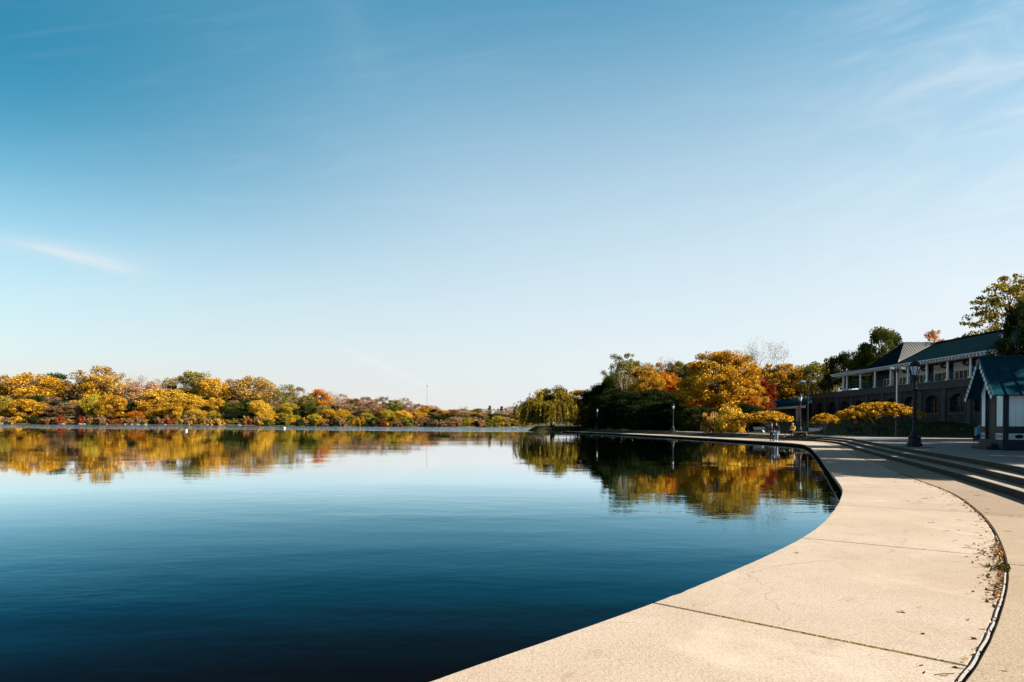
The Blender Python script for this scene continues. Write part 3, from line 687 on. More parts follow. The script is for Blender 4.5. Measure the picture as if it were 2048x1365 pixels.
def proto_bush(key, seed, H=2.0, R=1.6, ncl=26, per=60, leaf=0.2):
    rng = np.random.default_rng(seed); cl = []
    for i in range(ncl):
        a = rng.uniform(0, 6.28); q = math.sqrt(rng.uniform(0, 1)) * R * .85; z = rng.uniform(.1, 1) * H * .85 * math.sqrt(max(.05, 1 - (q/R) ** 2))
        cl.append(((q*math.cos(a), q*math.sin(a), z), .42 * rng.uniform(.7, 1.2), rng.uniform(.25, .75)))
    P, T = clumps_to_leaves(cl, rng, per, .8); P = P[:]; 
    mb = MB()
    for c, r, t in cl[:9]: mb.tube([(c[0]*.1, c[1]*.1, -.3), (c[0]*.5, c[1]*.5, c[2]*.6), c], [.05, .035, .01], 4, cap=False)
    PROTO[key] = (leaves(key + '_crown', P, leaf, T, rng), mb.mesh(key + '_stems', True), R, H)

# far-bank versions (seen from 350 m)
proto_round('oak_a', flat=.95, seed=1, ragged=.22, leaf=.23, per=135); proto_round('oak_b', flat=.95, seed=2, R=4.4, ncl=80, ragged=.26, lobes=5, leaf=.23, per=135); proto_round('oak_c', flat=.95, seed=3, R=3.7, z0=.15, ragged=.2, hollow=.5, leaf=.23, per=135)
proto_round('airy_a', flat=.95, seed=4, ncl=64, per=80, leaf=.22, rc=(.08, .13), hollow=.5, ragged=.3); proto_round('airy_b', flat=.95, seed=5, R=4.4, ncl=60, per=60, leaf=.22, rc=(.07, .12), hollow=.55, ragged=.32, limbs=34)
proto_round('tall_a', flat=.95, seed=6, R=2.6, z0=.1, ncl=60, rc=(.12, .2), leaf=.23, per=135); proto_round('tall_b', flat=.95, seed=7, R=2.8, z0=.12, ncl=56, top_sharp=.7, rc=(.11, .2), leaf=.23, per=135)
proto_cone('fir_a', 8); proto_column('poplar', 9)
proto_bare('bare_a', 10, leafy=.8, spread=.5); proto_bare('bare_b', 11, leafy=1.6, spread=.6, leaf=.22)
proto_bush('bush_a', 12); proto_bush('bush_b', 13, R=2.0, H=1.7)

GRP_N = {}
def plant(name, label, cat, key, colour, X, Y, z, H, W, group=None, rz=None, bark=None, parts=True):
    cm, tm, R, H0 = PROTO[key]
    e = empty(name, (X, Y, z), rz if rz is not None else (hash((round(X, 1), round(Y, 1))) % 628) / 100.0)
    sz = H / H0; sxy = W / (2 * R); e.scale = (sxy, sxy, sz)
    t = bpy.data.objects.new('trunk' if 'bush' not in key else 'stems', tm); COL.objects.link(t); t.parent = e
    if not tm.materials: tm.materials.append(M_BARK)
    t.material_slots[0].link = 'OBJECT'; t.material_slots[0].material = bark or M_BARK
    if cm:
        c = bpy.data.objects.new('crown' if 'bush' not in key else 'foliage', cm); COL.objects.link(c); c.parent = e
        if not cm.materials: cm.materials.append(FOL['golden'])
        c.material_slots[0].link = 'OBJECT'; c.material_slots[0].material = FOL[colour]
    tag(e, label, cat, group); return e

ORD = ['first', 'second', 'third', 'fourth', 'fifth', 'sixth', 'seventh', 'eighth', 'ninth', 'tenth', 'eleventh', 'twelfth', 'thirteenth', 'fourteenth', 'fifteenth', 'sixteenth', 'seventeenth', 'eighteenth', 'nineteenth', 'twentieth'] + ['twenty-%s' % o for o in ('first', 'second', 'third', 'fourth', 'fifth', 'sixth', 'seventh', 'eighth', 'ninth')]
_t = {20: 'twenty', 30: 'thirty', 40: 'forty', 50: 'fifty', 60: 'sixty'}; _o = {30: 'thirtieth', 40: 'fortieth', 50: 'fiftieth'}
for k_ in range(len(ORD) + 1, 60): ORD.append(_o[k_] if k_ % 10 == 0 else _t[k_ // 10 * 10] + '-' + ORD[k_ % 10 - 1])
SHAPE = {'oak_a': 'round-crowned', 'oak_b': 'broad', 'oak_c': 'dense low-skirted', 'airy_a': 'loose-crowned', 'airy_b': 'thin-leaved', 'tall_a': 'narrow', 'tall_b': 'narrow pointed', 'fir_a': 'conical evergreen', 'poplar': 'column-shaped', 'bare_a': 'nearly bare', 'bare_b': 'half-bare', 'bush_a': 'small rounded', 'bush_b': 'low wide'}
# px centre, py top, px width, colour, shape, metres behind the waterline
FT = [
 (8,750,62,'tan','airy_a',62),(3,766,34,'dark green','oak_c',56),(66,748,112,'golden','oak_b',46),(30,762,40,'ochre','airy_a',58),(113,746,56,'dark green','oak_a',66),(150,768,46,'russet','airy_a',70),
 (205,733,88,'ochre','airy_a',50),(200,752,84,'golden','oak_a',46),(172,757,34,'dark green','tall_a',60),(240,752,40,'ochre','airy_b',56),(276,749,52,'brown','bare_b',62),(292,764,72,'pinkish tan','oak_b',44),(322,756,36,'brown','bare_a',66),
 (390,743,84,'olive','oak_a',52),(362,752,56,'brown','airy_a',60),(425,756,62,'golden','oak_c',44),(340,770,40,'russet','airy_a',58),
 (470,759,62,'brown','airy_a',54),(508,754,82,'ochre','oak_b',48),(455,775,30,'olive','tall_a',60),(545,768,34,'tan','bare_b',60),(574,769,46,'olive','airy_a',50),(596,774,44,'brown','airy_b',54),
 (638,777,38,'orange','tall_b',40),(616,790,36,'olive','oak_c',36),(655,792,34,'ochre','oak_a',44),
 (664,782,40,'brown','bare_b',60),(684,788,44,'tan','airy_b',52),(707,797,40,'brown','oak_a',46),(732,794,50,'brown','airy_a',52),(745,802,40,'russet','airy_a',44),(768,794,42,'brown','airy_a',56),(790,800,38,'olive','oak_a',52),(806,796,36,'tan','airy_b',58),(818,806,30,'brown','airy_a',48),
 (835,808,34,'russet','airy_a',54),(846,815,30,'golden','oak_a',50),(858,813,30,'orange','oak_a',52),(868,818,24,'dark green','oak_a',48),(884,820,34,'golden','oak_a',50),
 (896,824,20,'dark green','fir_a',52),(908,819,40,'russet','oak_a',52),(926,822,38,'tan','airy_a',46),(928,812,30,'tan','bare_b',70),(945,824,30,'orange','oak_a',52),(956,817,34,'olive','oak_a',62),(968,818,26,'tan','airy_b',66),
 (974,829,40,'orange','oak_b',46),(960,830,34,'tan','oak_a',42),(990,818,32,'tan','airy_b',62),(1012,822,46,'tan','oak_a',50),(1026,813,38,'brown','airy_a',62),(1040,815,30,'ochre','airy_a',66),(1052,822,36,'tan','oak_a',54),(1075,826,50,'tan','oak_b',60),
 # middle row
 (4,792,46,'yellow-green','oak_c',26),(50,798,64,'golden','oak_c',18),(28,815,40,'brown','oak_a',22),(98,812,50,'brown','oak_b',26),(70,806,44,'olive','oak_a',30),(132,806,40,'brown','oak_a',30),(148,800,30,'golden','tall_b',34),(170,800,40,'ochre','oak_a',34),(160,815,40,'brown','oak_a',18),
 (190,789,44,'yellow-green','oak_c',16),(222,790,58,'golden','oak_c',18),(212,792,34,'orange','oak_a',20),(255,806,34,'dark green','oak_a',24),(272,822,34,'orange','oak_c',12),(308,800,54,'golden','oak_c',22),(330,779,92,'yellow','oak_b',30),(286,788,50,'pinkish tan','airy_a',30),
 (375,790,70,'yellow','oak_b',26),(345,805,44,'golden','oak_a',18),(392,818,40,'yellow','oak_c',12),(362,822,30,'brown','oak_a',22),(430,796,40,'golden','oak_c',28),(412,812,36,'dark green','oak_a',24),
 (428,822,30,'yellow-green','oak_c',12),(468,805,42,'green','oak_a',24),(478,818,60,'dark green','oak_b',16),(452,828,34,'brown','oak_a',18),(517,801,44,'yellow','oak_c',16),(532,818,36,'yellow','oak_c',12),(500,826,40,'dark green','oak_b',18),
 (548,812,36,'olive','oak_a',26),(562,826,30,'yellow-green','oak_c',20),(580,806,40,'yellow-green','oak_a',24),(598,814,34,'green','oak_a',26),(587,830,30,'yellow-green','oak_c',12),(618,806,42,'green','oak_a',26),(630,828,26,'yellow-green','oak_c',12),(645,812,34,'olive','oak_a',22),
 (660,818,36,'golden','oak_c',16),(684,819,36,'yellow','oak_c',14),(702,830,26,'olive','oak_c',12),(670,806,34,'brown','airy_a',30),(700,808,38,'tan','airy_a',30),(732,826,26,'yellow-green','tall_b',12),(722,812,34,'brown','oak_a',26),(745,832,26,'olive','oak_c',12),(760,818,34,'russet','oak_a',20),(774,820,34,'yellow-green','oak_c',14),
 (785,814,30,'green','oak_a',20),(804,821,36,'yellow','oak_c',14),(796,828,30,'yellow-green','oak_c',12),(822,818,34,'russet','oak_a',22),(832,824,24,'golden','oak_a',18),(846,825,26,'golden','oak_a',22),(864,832,38,'dark green','oak_b',14),(884,832,30,'dark green','oak_c',16),(848,834,26,'russet','oak_b',10),
 (896,836,22,'olive','oak_c',14),(914,834,34,'tan','oak_a',14),(934,836,34,'yellow-green','oak_a',12),(948,834,24,'brown','oak_a',20),(962,840,24,'brown','oak_a',12),(976,838,26,'olive','oak_a',12),(996,832,26,'yellow-green','oak_c',12),(1008,834,30,'tan','oak_a',14),(1026,838,26,'golden','oak_c',12),(1040,836,26,'olive','oak_a',14),
 (979,812,9,'dark green','poplar',90),(1003,813,9,'dark green','poplar',90),(996,818,7,'dark green','poplar',92),
]
rr = random.Random(44)
for px in range(-12, 1085, 13):
    py = float(np.interp(px, [0, 100, 160, 330, 460, 640, 800, 1080], [792, 796, 812, 796, 800, 812, 826, 834])) + rr.uniform(-5, 6)
    FT.append((px, round(py), rr.randint(26, 44), rr.choice(['brown', 'dark green', 'dark green', 'green', 'dark green', 'brown', 'dark green']), 'oak_c', rr.randint(33, 42)))  # dark leaf colours stand for the shade between far crowns
for px in range(-8, 1085, 17):
    py = float(np.interp(px, [0, 100, 330, 460, 640, 800, 1080], [772, 776, 776, 776, 796, 812, 828])) + rr.uniform(-5, 8)
    FT.append((px, round(py), rr.randint(30, 46), rr.choice(['brown', 'tan', 'brown', 'olive', 'ochre', 'russet']), 'airy_a', rr.randint(64, 80)))
cnt = {}; tot_ = {}
for t in sorted(FT): tot_[(t[3], t[4])] = tot_.get((t[3], t[4]), 0) + 1
for (px, py, w, colr, shp, d) in sorted(FT):
    key = (colr, shp); cnt[key] = cnt.get(key, 0) + 1
    Y = Yfar(px) + d; X = XY(px, Y)[0]; z = bankz(d, px) - 0.1; H = ZZ(px, py, Y) - z
    who = '%s %s %s' % (SHAPE[shp], colr, 'tree')
    lab = ('the only %s on the far bank' % who) if tot_[key] == 1 else ('%s from the left among %ss on the far bank' % (ORD[cnt[key]-1], who))
    nm_ = {'fir_a': 'fir_tree', 'poplar': 'poplar_tree'}.get(shp, 'bare_tree' if shp.startswith('bare') else 'autumn_tree' if colr not in ('green', 'dark green') else 'green_tree')
    e = plant(nm_, lab, 'tree', shp, colr, X, Y, z, H, w / F * Y * 1.04, 'trees on the far bank', bark=M_BARKP if (px in (190,) or shp.startswith('bare')) else M_BARK)
# low shrubs along the far waterline
rr = random.Random(11); px = -10; k = 0; bushes = []
while px < 1052:
    bushes.append((px, rr.choice(['red', 'russet', 'brown', 'brown', 'dark green', 'ochre', 'olive', 'golden', 'brown', 'olive', 'golden', 'ochre', 'russet', 'dark green', 'olive']), rr.uniform(12, 26), rr.uniform(9, 20))); px += rr.uniform(6, 12)
cn = {}
for (px, colr, w, hpx) in bushes:
    cn[colr] = cn.get(colr, 0) + 1; Y = Yfar(px) + rr.uniform(1.5, 5); X = XY(px, Y)[0]
    plant('shore_shrub', '%s from the left among the low %s shrubs at the far waterline' % (ORD[cn[colr]-1], colr), 'shrub', rr.choice(['bush_a', 'bush_b']), colr, X, Y, -0.1, hpx / F * Y, w / F * Y, 'shrubs along the far waterline')
# pale rocks at the far waterline
rr = random.Random(21); kR = 0
for px in (2, 118, 126, 160, 168, 205, 214, 250, 262, 275, 290, 322, 330, 415, 424, 440, 478, 1025, 1034):
    Y = Yfar(px) + 0.5 + rr.uniform(-1, 1); X = XY(px, Y)[0]; w = rr.uniform(0.5, 1.5)
    bm = bmesh.new(); bmesh.ops.create_icosphere(bm, subdivisions=2, radius=1)
    for v in bm.verts: v.co = Vector((v.co.x * w * (1+rr.uniform(-.15, .15)), v.co.y * w * .7, v.co.z * .32 * (1+rr.uniform(-.2, .2))))
    me = bpy.data.meshes.new('rock'); bm.to_mesh(me); bm.free()
    tag(link('shore_rock', me, M_ROCK, None, (X, Y, WATER + .12)), '%s pale rock from the left at the far waterline' % ORD[kR], 'rock', 'pale rocks at the far waterline'); kR += 1

# ------------------------------------------------------------------ right bank: trees and shrubs
proto_round('near_a', 31, H=14, R=6, ncl=190, per=200, leaf=.22, rc=(.07, .12), z0=.16, ragged=.2, limbs=26, br=.24)
proto_round('near_b', 32, H=14, R=5.4, ncl=170, per=190, leaf=.22, rc=(.07, .13), z0=.12, ragged=.24, limbs=26, br=.22, lobes=5)
proto_round('near_low', 33, H=14, R=6, ncl=160, per=170, leaf=.26, rc=(.09, .15), z0=.03, ragged=.2, limbs=20, br=.24, hollow=.5)
proto_round('near_airy', 34, H=14, R=5, ncl=130, per=80, leaf=.2, rc=(.05, .09), z0=.22, ragged=.3, limbs=60, br=.24, hollow=.35)
proto_round('layered', 35, H=20, R=8.5, ncl=300, per=48, leaf=.3, rc=(.05, .085), z0=.15, ragged=.2, limbs=90, br=.36, hollow=.2, flat=.3, top_sharp=.8, lobes=5)
proto_cone('near_fir', 36, H=14, R=3.6, layers=22, per=46, leaf=.3, br=.2)
proto_bare('fine_bare', 37, H=14, leafy=.9, spread=.62, lv=7, R0=.2, leaf=.13)
proto_bare('pale_bare', 38, H=14, leafy=1.3, spread=.5, lv=6, R0=.22, leaf=.24)
proto_willow('willow', 39)
proto_umbrella('umbrella_a', 40); proto_umbrella('umbrella_b', 41); proto_bush('bush_near', 42, H=2.4, R=2.2, ncl=60, per=110, leaf=.14)
TPOLY = [tuple(p) for p in OUTER[::3]] + PEN + [(900, 430), (900, -34)]
def lz(X, Y):      # lawn height, or the paving where the point is on the terrace
    a = np.array([[X]], float); b = np.array([[Y]], float)
    return float(land_z(a, b)[0, 0]) if inside(a, b, TPOLY)[0, 0] else TER
def rt(px, py, w, colr, key, Y, label, group='trees on the right bank', bark=None, name=None, rz=None, cat='tree', dz=0.0):
    X = XY(px, Y)[0]; z = lz(X, Y) - 0.05 + dz; H = ZZ(px, py, Y) - z
    if name is None: name = 'fir_tree' if 'fir' in key else 'bare_tree' if 'bare' in key else 'green_tree' if colr in ('green', 'dark green') else 'autumn_tree'
    return plant(name, label, cat, key, colr, X, Y, z, H, w / F * Y * (1.08 if cat == 'shrub' or 'umb' in key or 'bare' in key or 'willow' in key else 1.24), group, rz, bark)
RT = [
 (1104,772,124,'willow','willow',170,'drooping yellow-green weeping willow on the point of the right bank',None,'willow_tree'),
 (1156,781,64,'golden','near_a',184,'small golden tree just right of the weeping willow'),
 (1171,785,20,'dark green','near_fir',196,'slim dark spire-shaped conifer behind the willow and golden tree'),
 (1190,777,64,'dark green','near_low',176,'dark green tree sloping down towards the gap beside the willow'),
 (1212,762,56,'dark green','near_low',168,'green tree below the pale-limbed tall tree, left side of the dark wood'),
 (1246,708,62,'olive','near_airy',172,'tall olive tree with pale bare limbs, highest at the left of the wood',M_BARKP),
 (1252,740,54,'tan','pale_bare',164,'silvery bare-limbed tree in front of the tall olive one',M_BARKP),
 (1230,742,46,'green','near_low',166,'green tree under the left shoulder of the tall olive tree'),
 (1284,733,62,'ochre','near_a',170,'ochre and orange tree right of the silvery bare-limbed tree'),
 (1308,726,42,'golden','near_airy',182,'thin golden treetop behind the ochre tree'),
 (1342,711,64,'russet','pale_bare',172,'half-bare reddish tree with open twiggy top above the dark wood'),
 (1328,744,64,'orange','near_b',160,'dull orange tree under the half-bare reddish one'),
 (1374,728,44,'green','near_b',168,'green tree just left of the big golden tree'),
 (1398,722,44,'golden','near_a',150,'golden treetop at the left edge of the big golden tree'),
 (1200,806,66,'dark green','near_low',150,'leftmost low dark tree in the shaded wood'),  # from here the wood's shade is put into dark green leaf colour
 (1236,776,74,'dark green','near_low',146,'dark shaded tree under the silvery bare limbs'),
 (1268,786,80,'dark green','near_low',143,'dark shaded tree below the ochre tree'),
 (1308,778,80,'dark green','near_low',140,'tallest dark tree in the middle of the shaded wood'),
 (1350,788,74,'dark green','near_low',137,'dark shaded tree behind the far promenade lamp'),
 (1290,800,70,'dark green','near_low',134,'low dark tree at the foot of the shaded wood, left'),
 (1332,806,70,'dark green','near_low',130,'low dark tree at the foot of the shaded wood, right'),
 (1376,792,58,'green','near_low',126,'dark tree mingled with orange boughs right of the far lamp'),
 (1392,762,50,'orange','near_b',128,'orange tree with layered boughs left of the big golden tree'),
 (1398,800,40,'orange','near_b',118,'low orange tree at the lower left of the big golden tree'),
 (1438,703,118,'golden','near_a',121,'biggest golden tree, centre of the right bank'),
 (1478,716,70,'golden','near_b',124,'golden tree merging into the right side of the biggest one'),
 (1494,712,46,'olive','near_airy',134,'olive-gold thin treetop between the golden tree and the bare tree'),
 (1516,668,104,'brown','fine_bare',138,'tall bare tree with fine twigs standing against the sky'),
 (1512,748,46,'red','near_b',128,'red-orange tree between the two golden trees'),
 (1502,792,38,'orange','near_a',114,'small orange tree low at the right foot of the biggest golden tree'),
 (1568,728,92,'golden','near_b',160,'second largest golden tree, left of the pavilion awning'),
 (1534,734,56,'dark green','near_low',178,'dark green tree behind the red-orange one'),
 (1606,742,60,'green','near_low',178,'green tree behind the right side of the second golden tree'),
 (1632,724,84,'olive','near_low',158,'olive tree above the low awning roof'),
 (1662,714,50,'tan','near_airy',165,'sunlit thin tan treetop above the olive tree'),
 (1690,702,66,'dark green','near_low',146,'dark tree left of the veranda eave'),
 (1722,700,54,'green','near_low',138,'dark green tree behind the left end of the long roof'),
 (1757,657,84,'green','near_a',134,'tall green tree rising behind the left hip of the roof'),
 (1270,722,58,'olive','near_b',180,'olive treetop filling in between the tall olive tree and the orange trees'),
 (1300,742,60,'golden','near_b',156,'golden tree left of the dull orange tree'),
 (1356,724,60,'olive','near_b',182,'olive treetop right of the half-bare reddish tree'),
 (1330,726,50,'ochre','near_airy',184,'ochre treetop behind the half-bare reddish tree'),
 (1222,752,50,'green','near_b',172,'mid green crown stepping up at the left end of the wood'),
 (1396,812,56,'dark green','near_low',114,'low dark bush-like tree added as shade left of the ochre shrub'),  # this and the next tree added to darken the golden trees' feet
 (1492,808,54,'dark green','near_low',106,'low dark tree added as shade between the yellow shrub and the awning pavilion'),
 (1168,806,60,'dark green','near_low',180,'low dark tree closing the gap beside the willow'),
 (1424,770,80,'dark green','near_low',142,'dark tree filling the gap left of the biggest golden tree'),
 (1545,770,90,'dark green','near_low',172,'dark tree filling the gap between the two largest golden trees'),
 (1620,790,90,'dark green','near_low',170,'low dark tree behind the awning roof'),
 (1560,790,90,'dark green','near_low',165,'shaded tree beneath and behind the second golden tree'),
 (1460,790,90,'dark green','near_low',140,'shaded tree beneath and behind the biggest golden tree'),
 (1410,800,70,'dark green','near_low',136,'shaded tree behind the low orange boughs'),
 (1866,662,56,'orange','near_airy',128,'orange treetop with dark stubs peeping over the ridge of the long roof'),
 (2016,552,150,'olive gold','layered',100,'large layered olive-gold tree towering behind the right end of the roof'),
 (2036,600,64,'dark green','near_low',64,'black-green tree at the right edge hiding the end of the roof'),
]
for r in RT:
    px, py, w, colr, key, Y, lab = r[:7]
    rt(px, py, w, colr, key, Y, lab, bark=r[7] if len(r) > 7 else None, name=r[8] if len(r) > 8 else None)
SH = [
 (1757,805,136,'golden','umbrella_a',73,'widest golden flat-topped ornamental tree, just left of the near lamp'),
 (1712,816,84,'golden','umbrella_b',76,'golden flat-topped tree touching the left of the widest one'),
 (1650,827,56,'golden','umbrella_b',73,'smallest golden flat-topped tree, standing apart with a visible pale stem'),
 (1537,822,92,'golden','umbrella_a',86,'golden flat-topped tree in front of the low awning pavilion'),
 (1496,827,66,'golden','umbrella_b',90,'golden flat-topped tree between the yellow shrub and the awning'),
 (1462,806,62,'yellow','bush_near',94,'tall yellow rounded shrub below the biggest golden tree'),
 (1424,818,46,'ochre','bush_near',97,'ochre shrub left of the tall yellow one'),
]
for px, py, w, colr, key, Y, lab in SH:
    rt(px, py, w, colr, key, Y, lab, 'ornamental trees and shrubs on the lawn', name='ornamental_tree' if 'umb' in key else 'shrub', cat='tree' if 'umb' in key else 'shrub', bark=M_BARKP if px == 1650 else None)
# tall trees standing beyond the right edge of the picture: they throw the long shade over the terrace
OFF = [(29.5, 18.3, 13.2, 9.5, 'near_low', 'ochre'), (35, 26.3, 15.2, 11.5, 'near_low', 'green'), (42, 31, 15.5, 12, 'near_low', 'dark green'), (38, 17.5, 15, 10, 'near_b', 'ochre'), (50, 42, 18, 12, 'near_low', 'green'),
       (72, 60, 15, 12, 'near_a', 'golden'), (80, 76, 16, 14, 'near_b', 'ochre'), (61, 48, 15, 12, 'near_low', 'dark green'), (53, 31, 18, 12, 'near_a', 'golden'), (70, 45, 22, 14, 'near_b', 'green')]
for i, (X, Y, H, W, key, c) in enumerate(OFF):
    plant('park_tree', '%s tall park tree beyond the hut, counting away from the steps' % ORD[i], 'tree', key, c, X, Y, lz(X, Y) - .05, H, W, 'park trees to the right of the hut')

# ------------------------------------------------------------------ the long stone and timber pavilion building
BX = 53.6; Y0, Y1 = 62.0, 121.5; DECK = 7.2; BASEZ = 1.2
B = empty('casino_building', (BX, 92, 0)); tag(B, 'long two-storey lakeside building, stone arches below and white-columned veranda under a teal metal roof', 'building')
B.location = (0, 0, 0)
mb = MB(); wins = []
wc = [119.0, 114.6, 110.0, 105.4, 100.9, 96.5, 92.0, 87.2, 82.2, 77.8, 73.4, 69.0]
sill, spring, rise, ww, dep = 3.3, 4.75, 0.8, 2.7, 0.45
ylast = Y0
def q(y0, z0, y1, z1): mb.add([(BX, y0, z0), (BX, y1, z0), (BX, y1, z1), (BX, y0, z1)], [(0, 3, 2, 1)])
for yc in sorted(wc):
    s_ = sill if yc < 99 else 2.5
    a, b = yc - ww/2, yc + ww/2
    q(ylast, BASEZ, a, DECK - .9); q(a, BASEZ, b, s_)
    arc = [(a, spring)] + [(yc - ww/2 * math.cos(t), spring + rise * math.sin(t)) for t in np.linspace(0.25, math.pi - .25, 9)] + [(b, spring)]
    for (ya, za), (yb, zb) in zip(arc[:-1], arc[1:]):
        mb.add([(BX, ya, za), (BX, yb, zb), (BX, yb, DECK-.9), (BX, ya, DECK-.9)], [(0, 3, 2, 1)])
        mb.add([(BX, ya, za), (BX, yb, zb), (BX+dep, yb, zb), (BX+dep, ya, za)], [(0, 1, 2, 3)])
    for yy_ in (a, b): mb.add([(BX, yy_, s_), (BX, yy_, spring), (BX+dep, yy_, spring), (BX+dep, yy_, s_)], [(0, 1, 2, 3)])
    mb.add([(BX, a, s_), (BX, b, s_), (BX+dep, b, s_), (BX+dep, a, s_)], [(0, 1, 2, 3)])
    wins.append((yc, s_)); ylast = b
q(ylast, BASEZ, Y1, DECK - .9)
# rounded far corner and end walls
cp = [(BX, Y1)] + [(BX + 2.5 - 2.5*math.cos(t), Y1 + 2.5*math.sin(t)) for t in np.linspace(.2, math.pi/2, 6)] + [(66, Y1 + 2.5)]
for (xa, ya), (xb, yb) in zip(cp[:-1], cp[1:]): mb.add([(xa, ya, BASEZ), (xb, yb, BASEZ), (xb, yb, DECK-.9), (xa, ya, DECK-.9)], [(0, 1, 2, 3)])
mb.add([(BX, Y0, BASEZ), (66, Y0, BASEZ), (66, Y0, DECK-.9), (BX, Y0, DECK-.9)], [(0, 1, 2, 3)])
mb.add([(BX+dep+.9, Y0, BASEZ), (BX+dep+.9, Y1, BASEZ), (BX+dep+.9, Y1, DECK-1), (BX+dep+.9, Y0, DECK-1)], [(0, 1, 2, 3)])
mb.obj('stone_wall', M_STONE, B)
rr = random.Random(8)
for yc, s_ in wins:
    fr = MB(); x0 = BX + dep - .08; a, b = yc - ww/2, yc + ww/2
    nb_ = 4
    for i in range(nb_ + 1):
        y_ = a + ww * i / nb_; hgt = spring + rise * math.sqrt(max(0, 1 - ((y_ - yc)/(ww/2)) ** 2)) + .03; wd = .05 if i in (0, nb_) else (.07 if i == 2 else .03)
        fr.box(x0, x0+.07, y_-wd, y_+wd, s_, hgt)
    for z_ in ((s_ + .05), (s_ + spring) / 2, spring - .05): fr.box(x0+.003, x0+.065, a+.05, b-.05, z_-.03, z_+.03)
    w_ = fr.obj('window', M_TEAL if yc < 84 else M_GREYT, B)
    g_ = MB(); arc = [(a, s_), (b, s_), (b, spring)] + [(yc + ww/2*math.cos(t), spring + rise*math.sin(t)) for t in np.linspace(.25, math.pi-.25, 9)] + [(a, spring)]
    g_.add([(x0+.09, y_, z_) for y_, z_ in arc], [tuple(range(len(arc)))]); g_.obj('pane', M_GLASS, w_)
    if yc < 99:
        MB().box(BX-.09, BX+.2, a-.2, b+.2, s_-.24, s_-.002).obj('window_sill', M_STONE2, B)
# stone piers between the arches
for y_ in [(p_ + q_) / 2 for p_, q_ in zip(sorted(wc)[:-1], sorted(wc)[1:])]:
    MB().box(BX-.14, BX+.1, y_-.38, y_+.38, BASEZ, DECK-.95).obj('stone_pier', M_STONE2, B)
mb = MB(); mb.box(BX-.35, BX+3.6, Y0, 111.6, DECK-.9, DECK); mb.box(BX-.32, BX+9.6, 111.6, Y1+.3, DECK-.9, DECK-.02)
mb.box(BX-.42, BX+.1, Y0, Y1+.35, DECK-.22, DECK+.06)
mb.obj('veranda_deck', M_STONE2, B)
colY = [75.5 + 4.2 * k for k in range(-3, 9)] + [110.3]
for y_ in colY:
    c = MB(); c.box(-.2, .2, -.2, .2, 0, .2); c.lathe([(.15, .2), (.16, .3), (.145, 2.1), (.13, 2.35), (.19, 2.42), (.19, 2.5)], 12); c.box(-.2, .2, -.2, .2, 2.5, 2.62)
    c.obj('column', M_WHITE, B, (BX-.1, y_, DECK+.06), smooth=False)
MB().box(BX-.22, BX+.02, Y0, 111.0, DECK+2.68, DECK+2.9).obj('veranda_beam', M_WHITE, B)
# railing
r_ = MB()
for z_ in (.3, .68, 1.05): r_.beam((BX-.02, Y0, DECK+z_), (BX-.02, 111, DECK+z_), .05, .06)
r_.beam((BX-.02, 110.9, DECK+1.05), (BX+3.4, 110.9, DECK+1.05), .05, .06); r_.beam((BX-.02, 110.9, DECK+.3), (BX+3.4, 110.9, DECK+.3), .05, .05)
y_ = Y0
while y_ < 111: r_.box(BX-.055, BX+.015, y_-.035, y_+.035, DECK+.06, DECK+1.1); y_ += 1.4
r_.obj('railing', M_TEAL, B)
# upper wall behind the veranda: pale boarding, dark doors, blue-grey glazing
uw = MB(); uw.box(BX+3.4, BX+3.6, Y0, 102.6, DECK, DECK+3.0); uw.obj('upper_wall', M_WALLP, B)
uw = MB(); uw.box(BX+3.4, BX+3.6, 102.6, 108.6, DECK, DECK+3.0); uw.box(BX+3.4, BX+11, 108.3, 108.6, DECK, DECK+3.2); uw.obj('end_wall', M_GREYT, B)
for y_ in colY[:-2]:
    if y_ < 103:
        d_ = MB(); d_.box(BX+3.3, BX+3.39, y_+.1, y_+1.15, DECK, DECK+2.6); d_.obj('door', M_GREYT, B)
        w_ = MB(); ya, yb = y_ + 1.45, y_ + 3.95
        for k in range(4): yq = ya + (yb-ya)*k/3; w_.box(BX+3.32, BX+3.385, yq-.05, yq+.05, DECK+.45, DECK+1.55)
        w_.box(BX+3.323, BX+3.382, ya, yb, DECK+1.5, DECK+1.6); w_.box(BX+3.323, BX+3.382, ya, yb, DECK+.4, DECK+.5)
        w_ = w_.obj('upper_window', M_WHITE, B); MB().box(BX+3.36, BX+3.37, ya+.05, yb-.05, DECK+.5, DECK+1.5).obj('pane', M_GLASS, w_)
# roof
EX, EZ, RX, RZ = BX-1.4, 9.95, 61.0, 13.65
sl = (RZ-EZ)/(RX-EX); zr = lambda x: EZ + (x-EX)*sl
R_ = MB(); th = .12
def panel(P, mbx, t=.12):
    v = [Vector(p) for p in P]; n_ = (v[1]-v[0]).cross(v[2]-v[0]).normalized(); n_ = n_ if n_.z > 0 else -n_
    k = len(v); mbx.add([p for p in v] + [p - n_*t for p in v], [tuple(range(k)), tuple(range(k, 2*k))[::-1]] + [(i, (i+1) % k, (i+1) % k + k, i+k) for i in range(k)])
EXB = 2*RX-EX
panel([(EX, Y0-1, EZ), (EX, 102.5, EZ), (RX, 102.5, RZ), (RX, Y0-1, RZ)], R_)
panel([(EXB, Y0-1, EZ), (EXB, 102.5, EZ), (RX, 102.5, RZ), (RX, Y0-1, RZ)], R_)
panel([(EX, 102.5, EZ), (EX, 111.8, EZ), (BX+2.2, 110.0, EZ+.9), (BX+2.2, 102.5, EZ+(BX+2.2-EX)*.4375*.6)], R_)
panel([(EX, 111.8, EZ), (BX+11, 111.8, EZ), (BX+8, 110.0, EZ+.9), (BX+2.2, 110.0, EZ+.9)], R_)
